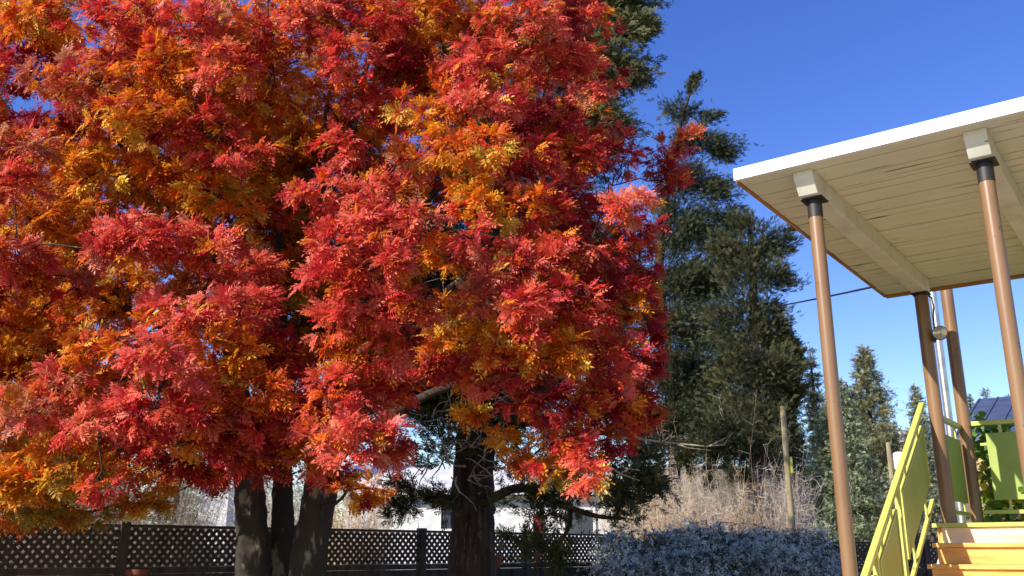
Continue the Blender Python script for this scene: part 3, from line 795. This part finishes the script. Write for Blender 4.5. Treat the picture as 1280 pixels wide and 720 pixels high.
# dead pale twigs under the crown
def dead(P_, r_, k_, nm):
    V, Q = tube_np(P_, r_, k_); mesh_np(nm, V, Q, M_twig, j1, smooth=True)
for pts, r0 in (([(760, 546, 10.2), (800, 549, 10.1), (850, 555, 10.0), (885, 558, 10.0), (912, 545, 10.0)], .018), ([(880, 558, 10.0), (905, 556, 10.0), (916, 540, 10.0)], .010), ([(840, 553, 10.0), (860, 560, 10.0), (890, 563, 10)], .012),
                ([(715, 553, 10.0), (745, 572, 9.9), (775, 592, 9.9), (800, 601, 9.9)], .016), ([(775, 592, 9.9), (786, 586, 9.9), (800, 588, 9.9)], .007), ([(780, 560, 10.1), (786, 575, 10.1), (792, 580, 10.1)], .007), ([(830, 551, 10), (826, 535, 10), (836, 525, 10)], .006)):
    dead(pxpath(pts), np.linspace(r0, .004, len(pts)), 6, 'dead_branch')
for _ in range(88):
    px, py = rng.uniform(525, 640), rng.uniform(470, 600); Y = rng.uniform(11.0, 11.55)
    a = at(px, py, Y); p = [a]
    d = unit(np.array((rng.normal(0, .8), -.3, rng.normal(0, .9))))
    for k in range(5):
        d = unit(d + rng.normal(0, .38, 3)); p.append(p[-1] + d * rng.uniform(.05, .13))
    dead(np.array(p), np.linspace(rng.uniform(.007, .015), .003, 6), 4, 'dead_twig')
for _ in range(26):
    px, py = rng.uniform(530, 640), rng.uniform(250, 470); Y = rng.uniform(8.0, 9.0)
    a = at(px, py, Y); p = [a]; d = unit(np.array((rng.normal(0, .6), -.1, rng.normal(.4, .7))))
    for k in range(5):
        d = unit(d + rng.normal(0, .25, 3)); p.append(p[-1] + d * rng.uniform(.06, .16))
    dead(np.array(p), np.linspace(rng.uniform(.006, .010), .002, 6), 4, 'dead_twig')

juniper('slim open juniper with bare upper trunk against the blue sky', [(846, 650, 24.5), (838, 480, 24.5), (824, 340, 24.5), (836, 220, 24.5), (852, 150, 24.5), (868, 100, 24.5)], [.19, .16, .15, .13, .10, .06, .015],
    [(868, 108, 24.5, 9, 14, .8), (852, 138, 24.5, 18, 12, .7), (886, 148, 24.5, 14, 12, .7), (880, 178, 24.5, 30, 14, .8), (858, 172, 24.5, 16, 10, .7), (904, 192, 24.5, 15, 18, .8), (850, 225, 24.5, 30, 18, .8), (835, 265, 24.5, 22, 14, .7), (895, 235, 24.5, 26, 18, .85), (875, 280, 24.5, 36, 22, .85), (912, 272, 24.5, 20, 18, .8), (838, 305, 24.5, 32, 18, .8), (845, 350, 24.5, 40, 24, 1), (915, 320, 24.5, 26, 20, .9), (880, 350, 24.5, 44, 28, 1), (850, 405, 24.5, 42, 32, 1), (890, 440, 24.5, 46, 36, 1), (845, 470, 24.5, 42, 34, 1), (890, 500, 24.5, 46, 34, 1), (850, 530, 24.5, 40, 28, 1), (905, 545, 24.5, 40, 24, 1), (820, 540, 24.5, 26, 24, .8)],
    size=.14, per=190, seed=21, base=(.024, .034, .016), tip=(.085, .09, .034))
juniper('broad bushy juniper with dense dark crown beside the porch roof corner', [(945, 640, 20.5), (945, 520, 20.5), (942, 400, 20.5), (940, 300, 20.5), (935, 275, 20.5)], [.2, .16, .14, .10, .05, .02],
    [(930, 285, 20.5, 18, 17, 0.70), (910, 310, 20.5, 21, 20, 0.70), (955, 310, 20.5, 24, 20, 0.78), (980, 300, 20.5, 13, 17, 0.62), (940, 350, 20.5, 40, 25, 0.78), (975, 345, 20.5, 19, 22, 0.70), (925, 400, 20.5, 40, 29, 0.78), (958, 400, 20.5, 24, 25, 0.78), (930, 455, 20.5, 43, 30, 0.78), (965, 470, 20.5, 27, 29, 0.78), (935, 510, 20.5, 43, 29, 0.78), (965, 530, 20.5, 19, 25, 0.78), (945, 560, 20.2, 46, 24, .9), (905, 550, 19.6, 40, 18, .9), (880, 565, 19.2, 26, 16, .8), (890, 595, 19, 7, 20, .6), (866, 590, 18.9, 6, 20, .6), (912, 592, 19, 8, 22, .6), (935, 590, 19.2, 7, 20, .6), (850, 575, 18.9, 8, 16, .5)],
    size=.14, per=170, seed=31, base=(.026, .036, .016), tip=(.115, .11, .042))
juniper('yellowish green conifer in sun behind the wooden utility pole', [(985, 640, 21.5), (985, 560, 21.5), (982, 470, 21.5), (975, 420, 21.5)], [.2, .15, .12, .07, .02],
    [(972, 425, 21.5, 14, 18, .9), (980, 455, 21.5, 20, 21.5, 1), (982, 495, 21.5, 18, 28, 1), (978, 540, 21.5, 20, 28, 1), (970, 575, 21.5, 22, 26, .9)],
    size=.22, per=130, seed=41, base=(.06, .07, .02), tip=(.17, .15, .045), name='conifer_tree')

def conifer(label, px, ptop, Y, rpx, kind='spruce', base=(.05, .065, .03), tip=(.1, .11, .05), dens=1.0, group=None, pbase=None, lean=0.0, nwh=None, name=None):
    top = at(px, ptop, Y); gz = ground_z(top[0], top[1])
    H = top[2] - gz; Rr = rpx * m_per_px(Y)
    b = np.array((top[0], top[1], gz))
    root = thing(name or (kind + '_tree'), label, 'tree', tuple(b), 0, group)
    tp = [b + (0, 0, -.1), b + (0, 0, H * .4), b + (0, 0, H * .75), top]
    trunk_mesh('trunk', tp, [H * .016 + .03, H * .012 + .02, H * .007 + .01, .01], M_jbark, root, n=8, rough=.04, seed=1)
    acc = Acc(); P = []; A = []; C = []; S = []
    bare = .05 if kind == 'spruce' else .22
    nw = nwh or int(18 + H * 1.6)
    for w in range(nw):
        f = bare + (1 - bare) * (w + rng.uniform(-.3, .3)) / nw; f = min(max(f, bare), .985); z = gz + H * f
        g_ = (1 - f) / (1 - bare)
        rad = Rr * (g_ ** .85 * 1.0 if kind == 'spruce' else min(1, (g_ * 1.5)) ** .9 * rng.uniform(.55, 1.1)) + .04 * H / 10
        nb = rng.integers(5, 8) if kind == 'spruce' else rng.integers(3, 6)
        a0 = rng.uniform(0, 6.28)
        for q in range(nb):
            a = a0 + q / nb * 6.28 + rng.normal(0, .2); ln = rad * rng.uniform(.75, 1.12)
            dirh = np.array((math.cos(a), math.sin(a), 0.0))
            rise = -.18 + .5 * f if kind == 'spruce' else .15 + .3 * f
            t = np.linspace(0, 1, 4)[:, None]
            path = np.array((b[0], b[1], z)) + dirh * t * ln + np.array((0, 0, 1)) * (rise * t - .15 * t * (1 - t)) * ln
            V, Q = tube_np(path, np.linspace(.012 * H / 6, .003, 4), 3); acc.add(V, Q)
            n = max(5, int(dens * (20 * ln / (.05 * H ** .5) * .5)))
            tt = rng.uniform(.12 if kind == 'spruce' else .45, 1.0, n)
            sp = .12 * ln + .05 if kind == 'spruce' else .20 * ln + .06
            pos = np.array((b[0], b[1], z)) + dirh * (tt * ln)[:, None] + np.array((0, 0, 1)) * (rise * tt * ln)[:, None] + rng.normal(0, 1, (n, 3)) * (sp, sp, sp * .55)
            P.append(pos); A.append(unit(dirh * .9 + rng.normal(0, .55, (n, 3)) + (0, 0, .05)))
            mv = np.clip(.4 + .3 * rng.normal(size=(n, 1)), 0, 1); C.append(np.array(base) * (1 - mv) + np.array(tip) * mv)
            S.append(np.full(n, (.055 if kind == 'spruce' else .065) * H ** .62 * .9))
    P, A, C, S = map(np.concatenate, (P, A, C, S))
    leaf_cloud(SPR, P, A, rng.normal(0, .5, P.shape) + (0, 0, 1), S * rng.uniform(.7, 1.3, len(P)), C).build('crown', M_needle, root)
    acc.build('branches', M_jbark, root)
    return root

conifer('small blue green spruce standing behind the left brown porch post', 1042, 468, 26, 72, 'spruce', (.22, .26, .15), (.42, .47, .29), 2.8, nwh=36)
conifer('tall pine with the widest sunlit crown, right of the blue green spruce', 1078, 430, 42, 42, 'pine', (.15, .16, .08), (.38, .35, .18), 1.9, nwh=40)
conifer('dark narrow conifer whose tip shows left of the brown porch post', 1012, 432, 34, 26, 'spruce', (.035, .05, .025), (.09, .10, .045), 1.6)
conifer('dark conifer close behind the blue green spruce, right of the brown post', 1058, 478, 34, 34, 'spruce', (.03, .045, .025), (.07, .085, .04), 1.8)
conifer('slim pale pine standing alone left of the sloping green handrail', 1143, 480, 66, 26, 'pine', (.18, .20, .13), (.36, .37, .24), 2.0, nwh=34)
conifer('little dark fir on the hill just left of the slim pale pine', 1117, 526, 80, 12, 'spruce', (.04, .05, .03), (.09, .10, .05), 1.0)
conifer('small pine top showing above the blue metal roof', 1231, 486, 60, 14, 'pine', (.12, .13, .07), (.24, .24, .13), 1.8)
conifer('pine tip showing between the brown deck post and blue roof', 1211, 492, 62, 9, 'pine', (.12, .13, .07), (.24, .24, .13), 1.5)
conifer('pine tip showing behind the right brown porch post', 1258, 494, 62, 10, 'pine', (.12, .13, .07), (.24, .24, .13), 1.5)
conifer('dark conifer glimpsed at the far left edge through red leaves', 0, 95, 19, 70, 'spruce', (.03, .045, .025), (.07, .085, .04), 1.4)
conifer('dark conifer glimpsed through the gap in the left rowan crown', 112, 175, 21, 60, 'spruce', (.03, .045, .025), (.07, .085, .04), 1.4)
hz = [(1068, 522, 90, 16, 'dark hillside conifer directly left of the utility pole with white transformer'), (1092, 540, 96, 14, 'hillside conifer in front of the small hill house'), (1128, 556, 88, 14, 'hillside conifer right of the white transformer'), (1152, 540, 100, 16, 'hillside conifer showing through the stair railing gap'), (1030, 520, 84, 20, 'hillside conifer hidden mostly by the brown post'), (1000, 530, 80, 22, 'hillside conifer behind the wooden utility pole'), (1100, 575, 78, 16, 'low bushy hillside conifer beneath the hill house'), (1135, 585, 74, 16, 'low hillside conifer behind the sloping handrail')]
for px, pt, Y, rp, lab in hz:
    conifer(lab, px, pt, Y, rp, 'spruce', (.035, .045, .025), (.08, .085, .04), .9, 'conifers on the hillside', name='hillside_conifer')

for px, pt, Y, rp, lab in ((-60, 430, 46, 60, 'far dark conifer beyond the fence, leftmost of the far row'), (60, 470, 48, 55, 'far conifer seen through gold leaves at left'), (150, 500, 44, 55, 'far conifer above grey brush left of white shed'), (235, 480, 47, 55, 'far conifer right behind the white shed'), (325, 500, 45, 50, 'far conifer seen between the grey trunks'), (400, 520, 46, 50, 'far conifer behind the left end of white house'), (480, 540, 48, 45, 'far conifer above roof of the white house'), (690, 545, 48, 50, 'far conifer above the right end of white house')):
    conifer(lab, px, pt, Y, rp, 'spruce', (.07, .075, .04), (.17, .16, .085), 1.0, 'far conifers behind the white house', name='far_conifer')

# ------------------------------------------------------------------ brush, climber, vine
def dry_shrub(label, px, pbot, ptop, Y, rpx, n=420, col=((.42, .30, .20), (.48, .40, .34), (.33, .24, .19)), name='dry_shrub', group=None, lean=.5):
    b = at(px, pbot, Y); b[2] = max(0, ground_z(b[0], b[1])); top = at(px, ptop, Y)
    H = top[2] - b[2]; Rr = rpx * m_per_px(Y)
    root = thing(name, label, 'shrub', tuple(b), 0, group)
    acc = Acc(); cs = np.array(col)
    for k in range(n):
        a = rng.uniform(0, 6.28); r0 = Rr * .85 * math.sqrt(rng.random())
        p = b + np.array((math.cos(a) * r0, math.sin(a) * r0, 0)); h = H * rng.uniform(.35, 1.05)
        o = np.array((math.cos(a), math.sin(a), 0)) * Rr * .5 * rng.random() + rng.normal(0, .22, 3) * h * lean
        t = np.linspace(0, 1, 5)[:, None]
        path = p + o * t * t + np.array((0, 0, h)) * t + rng.normal(0, .02 * h, (5, 3)) * t
        c = cs[rng.integers(0, len(cs))] * rng.uniform(.55, 1.2)
        V, Q = tube_np(path, np.linspace(.0048, .0018, 5), 3); acc.add(V, Q, c)
        for q in range(11):
            i = rng.integers(2, 5); f_ = rng.random(); s_ = path[i - 1] * f_ + path[i] * (1 - f_)
            d = unit(np.array((rng.normal(), rng.normal(), .5 + rng.normal(0, .6)))) * rng.uniform(.12, .34)
            mid = s_ + d * .5 + rng.normal(0, .03, 3)
            V, Q = tube_np(np.array([s_, mid, s_ + d]), np.array([.0045, .003, .0015]), 3); acc.add(V, Q, c * rng.uniform(.8, 1.15))
    acc.build('stems', M_dry, root)
    return root
BG = 'dry brush beyond the fence'
GREY = ((.36, .30, .23), (.28, .22, .17), (.46, .40, .33)); PALE = ((.68, .58, .52), (.76, .68, .62), (.58, .49, .44)); WARM = ((.72, .54, .36), (.64, .44, .27), (.78, .66, .50))
for px, pt, Y, rp, cc, lab in ((800, 568, 20.2, 42, WARM, 'pale dry bush directly right of the white house'), (850, 568, 20.2, 45, PALE, 'tall greyish dry bush under the slim juniper'), (905, 568, 20.2, 45, PALE, 'greyish dry bush under the hanging juniper sprays'), (955, 568, 20.2, 40, PALE, 'greyish dry bush just left of the wooden utility pole'),
                               (830, 612, 18.2, 40, WARM, 'low tan dry bush over the left end of the grey climber'), (890, 612, 18.2, 42, WARM, 'low tan dry bush over the middle of the grey climber'), (945, 612, 18.2, 36, WARM, 'low rusty dry bush over the right part of the grey climber'), (985, 600, 19.5, 22, PALE, 'thin dry bush between utility pole and blue green spruce'),
                               (1120, 618, 30, 22, ((.34, .20, .12), (.30, .17, .11)), 'reddish bare bush at foot of the pole with transformer'), (200, 572, 18, 70, GREY, 'grey dry bush seen over the fence left of the trunks'), (90, 580, 18, 70, GREY, 'tan dry bush behind fence at far left'), (445, 605, 17, 36, WARM, 'tan dry bush between rowan trunks and white house'), (345, 585, 18, 50, PALE, 'pale dry bush glimpsed between the grey trunks')):
    dry_shrub(lab, px, 700, pt, Y, rp, 520 if px < 500 else 330, cc, group=BG)

# fluffy seed heads of the climber on the right fence
def star(seed, n=9):
    r = np.random.default_rng(seed); V = []; Fq = []; tv = []
    for k in range(n):
        d = unit(r.normal(size=3)); s_ = unit(np.cross(d, r.normal(size=3))) * .14; n0 = len(V)
        V += [np.zeros(3), d * .55 + s_, d, d * .55 - s_]; Fq.append((n0, n0 + 1, n0 + 2, n0 + 3)); tv += [.6, 1, 1.15, 1]
    return np.array(V), np.array(Fq), np.array(tv)
STAR = [star(1), star(2), star(3)]
cl = thing('climbing_plant', 'mound of fluffy grey seed heads smothering the right fence', 'climbing plant', tuple(at(900, 760, 15.8) * (1, 1, 0)))
P = []
for px, py, Y, rx, rz in ((790, 690, 16.0, 40, 26), (840, 684, 16.0, 46, 20), (885, 680, 15.8, 40, 22), (945, 682, 16.0, 46, 18), (990, 680, 16.2, 40, 20), (1030, 690, 16.4, 30, 18), (800, 730, 15.0, 60, 36), (880, 725, 14.8, 60, 40), (960, 725, 15.0, 60, 40), (1030, 735, 15.6, 40, 34), (770, 735, 15.4, 30, 30), (850, 790, 14.6, 70, 50), (960, 790, 14.8, 70, 50)):
    c = at(px, py, Y); s_ = m_per_px(Y); n = int(rx * rz * 1.9)
    p = unit(rng.normal(size=(n, 3))) * (rng.random((n, 1)) ** .3) * (1 + .30 * rng.normal(size=(n, 1)))
    P.append(c + p * np.array((rx * s_, rx * s_ * .7, rz * s_)))
P = np.concatenate(P); P = P[P[:, 2] > .1]
# uneven: drop a noisy third
k_ = np.sin(P[:, 0] * 5.1) + np.sin(P[:, 2] * 7.3 + P[:, 0] * 2) + np.sin(P[:, 1] * 6) + rng.normal(0, .7, len(P))
dkc = k_ < .0; dkc = dkc[k_ > -.9]; P = P[k_ > -.9]
C = np.array((.68, .72, .63)) * rng.uniform(.55, 1.35, (len(P), 1)) * np.array((1, .98, .95)); dk = rng.random(len(P)) < np.where(dkc, .5, .16)
C[dk] = np.array((.07, .075, .04)) * rng.uniform(.6, 1.6, (dk.sum(), 1))
leaf_cloud(STAR, P, unit(rng.normal(size=P.shape)), rng.normal(size=P.shape), rng.uniform(.03, .066, len(P)), C).build('seed_heads', M_dry, cl)
acc = Acc()
for q in range(220):
    a = P[rng.integers(0, len(P))]; d = unit(rng.normal(size=3) * (1, .6, .8)); V, Q = tube_np(np.array([a, a + d * .2 + (0, 0, .03), a + d * .42]), np.array([.006, .005, .002]), 3); acc.add(V, Q, (.16, .11, .07))
acc.build('stems', M_dry, cl)

# leafy vine behind the back railing
def vleaf(seed):
    V = np.array([(0, 0, 0), (.25, .42, .05), (.7, .3, .02), (1, 0, -.1), (.7, -.3, .02), (.25, -.42, .05)]); return V, np.array([(0, 1, 2, 3), (0, 3, 4, 5)]), np.array([.85, 1, 1, 1.05, 1, 1])
VL = [vleaf(0)]
vt = thing('climbing_vine', 'green and yellow leafy vine growing up behind the deck railing', 'vine', (W(.5, 4.5, 0)))
n = 5600
uu = rng.uniform(.02, 1.8, n); zz = rng.uniform(.9, 3.0, n); vv = 4.45 + rng.normal(0, .12, n)
crest = 2.74 + .18 * np.sin(uu * 9) + .1 * np.sin(uu * 23)
k_ = zz < crest; uu, vv, zz = uu[k_], vv[k_], zz[k_]
P = np.array([W(a, b, c) for a, b, c in zip(uu, vv, zz)])
yl = (np.sin(zz * 6 + uu * 4) + rng.normal(0, .8, len(zz)) - (zz - 2.2)) > .75
C = np.where(yl[:, None], np.array((.72, .62, .07)), np.array((.19, .34, .05))) * rng.uniform(.6, 1.3, (len(P), 1))
face = np.array((*(-dv), .35))
leaf_cloud(VL, P, unit(rng.normal(0, .6, P.shape) + (0, 0, -.6)), face + rng.normal(0, .5, P.shape), rng.uniform(.055, .10, len(P)), C).build('leaves', M_vine, vt)
acc = Acc()
for q in range(26):
    u = rng.uniform(.05, 1.7); V, Q = tube_np(np.array([W(u + rng.normal(0, .06), 4.47 + rng.normal(0, .05), z) for z in np.linspace(0, rng.uniform(2.2, 2.75), 7)]), np.linspace(.012, .004, 7), 4); acc.add(V, Q, (.14, .10, .06))
acc.build('stems', M_dry, vt)

# ------------------------------------------------------------------ buildings
def bld(name, label, x0, x1, y0, y1, zw, zr, wall, roofm, ov=.3, gz=0, cat='house'):
    root = thing(name, label, cat, ((x0 + x1) / 2, y0, gz))
    MB().box((x0, y0, gz), (x1, y1, zw)).build('wall', wall, root)
    ym = (y0 + y1) / 2
    prof = [(y0 - ov, zw + .003), (ym, zr), (y1 + ov, zw + .003), (y1 + ov, zw + .12), (ym, zr + .12), (y0 - ov, zw + .12)]
    MB().prism(prof, lambda y, z: (x0 - ov, y, z), lambda y, z: (x1 + ov, y, z)).build('roof', roofm, root)
    return root
wh = bld('white_house', 'long low white house with pale roof behind the lattice fence', -4.2, 2.55, 23.5, 27.5, 2.95, 3.75, M_housewall, M_houseroof)
def window(root, x0, x1, z0, z1, y, fm=None):
    w = MB().box((x0 - .06, y - .05, z0 - .06), (x1 + .06, y - .002, z0)).box((x0 - .06, y - .05, z1), (x1 + .06, y - .002, z1 + .06)).box((x0 - .06, y - .05, z0 + .001), (x0, y - .002, z1 - .001)).box((x1, y - .05, z0 + .001), (x1 + .06, y - .002, z1 - .001)).build('window', fm or M_white, root)
    MB().box((x0 + .001, y - .02, z0 + .001), (x1 - .001, y - .002, z1 - .001)).build('pane', M_pane, w)
window(wh, -1.75, -1.35, 2.15, 2.7, 23.5); window(wh, 1.3, 2.0, 2.0, 2.6, 23.5)
MB().box((.52, 23.44, .3), (.74, 23.498, 2.5)).build('door', M_red, wh)
sh = bld('white_shed', 'small white shed glimpsed left of the twin grey trunks', -7.1, -6.45, 21.5, 23.5, 3.0, 3.3, M_housewall, M_houseroof, .1, cat='shed')
window(sh, -6.9, -6.65, 1.2, 1.7, 21.5)
br_ = thing('metal_roofed_house', 'building with dark blue metal roof behind the porch deck', 'house', W(-2, 16.4, 0), RZ)
HU, HV, HZ = -2.17, 16.4, 3.9
MB().box((HU, HV, 0), (HU + 11, HV + 7, HZ), W).build('wall', M_tan, br_)
prof = [(HV - .3, HZ + .003), (HV + 3.5, HZ + 1.35), (HV + 7.3, HZ + .003), (HV + 7.3, HZ + .10), (HV + 3.5, HZ + 1.45), (HV - .3, HZ + .10)]
rf_ = MB().prism(prof, lambda v, z: W(HU - .25, v, z), lambda v, z: W(HU + 11.25, v, z)).build('roof', M_bluemetal, br_)
for k in range(27):
    u = HU - .2 + k * .42
    V_ = [W(u + a, v, z + c) for a in (-.012, .012) for c in (.001, .03) for v, z in ((HV - .3, HZ + .10), (HV + 3.48, HZ + 1.442))]
    MB().add(V_, [(0, 1, 3, 2), (4, 6, 7, 5), (0, 4, 5, 1), (2, 3, 7, 6), (0, 2, 6, 4), (1, 5, 7, 3)]).build('roof_seam', M_bluemetal, rf_)
hp = at(1118, 553, 120); hz_ = hp[2]
hh = bld('hill_house', 'small white house with tan base high on the wooded hill', hp[0] - 2.6, hp[0] + 2.6, 120, 125, hz_ + 1.0, hz_ + 1.9, M_housewall, M_houseroof, .4, ground_z(hp[0], 120) - 1)
MB().box((hp[0] - 3.2, 118.6, hz_ - 1.2), (hp[0] + 3.2, 119.9, hz_ - .3)).build('terrace', M_tan, hh)
for k in (-1.8, -.3, 1.2): window(hh, hp[0] + k, hp[0] + k + .7, hz_ - .1, hz_ + .7, 120)

# ------------------------------------------------------------------ utility poles and wires
def pole(label, px, ptop, Y, r):
    t = at(px, ptop, Y); gz = ground_z(t[0], t[1])
    root = thing('utility_pole', label, 'utility pole', (t[0], t[1], gz), 0)
    MB().tube([(t[0], t[1], gz - .1), (t[0], t[1], (gz + t[2]) / 2), tuple(t)], [r, r * .9, r * .75], 14).build('pole', M_pole, root, smooth=True)
    return root, t
p1, t1_ = pole('plain wooden utility pole between the junipers and blue green spruce', 978, 508, 17.4, .066)
MB().box((t1_[0] + .045, t1_[1] - .08, 3.0), (t1_[0] + .08, t1_[1] - .03, 3.3)).build('meter_tag', M_lime, p1)
p2, t2_ = pole('distant utility pole carrying a white transformer can', 1110, 553, 38, .12)
tr = t2_ - (0, 0, .75)
MB().tube([tr + (.36, -.05, -.35), tr + (.36, -.05, -.3), tr + (.36, -.05, .3), tr + (.36, -.05, .36)], [.2, .23, .23, .12], 16).build('transformer', M_white, p2, smooth=True)
hd_ = at(1107, 621, 38)
MB().tube([t2_ * (1, 1, 0) + (-.1, -.1, hd_[2]), hd_ + (-.1, 0, .02)], .04, 8).build('lamp_arm', M_galv, p2)
MB().tube([hd_ + (-.05, 0, .02), hd_ + (-.25, 0, .0), hd_ + (-.62, -.05, -.04), hd_ + (-.72, -.05, -.05)], [.05, .13, .14, .06], 12).build('lamp_head', M_white, p2, smooth=True)
p3, t3_ = pole('pale pole with crossarm glimpsed through the left rowan crown', 119, 385, 18, .045)
MB().box(tuple(t3_ + (-.35, -.04, -.16)), tuple(t3_ + (.35, .04, -.10))).build('crossarm', M_pole, p3)
def wire(label, a, b, sag, r):
    t = np.linspace(0, 1, 24)[:, None]; P = a + (b - a) * t; P[:, 2] -= sag * 4 * (t * (1 - t))[:, 0]
    o = MB().tube(P, r, 6).build('power_wire', M_wire, smooth=True); tag(o, label, 'wire')
wire('black service cable running from the junipers to the porch mast across blue sky', at(893, 392, 38), np.array((mp_[0] - .04, mp_[1] + .02, 4.50)), .10, .016)
wire('thin wire running left from the pole with transformer', t2_ + (-.08, 0, -.4), at(1000, 602, 52), .25, .012)
wire('thin wire sloping down left of the distant utility pole', t2_ * (1, 1, 0) + (-.1, 0, hd_[2] + .1), at(1085, 612, 40), .05, .012)
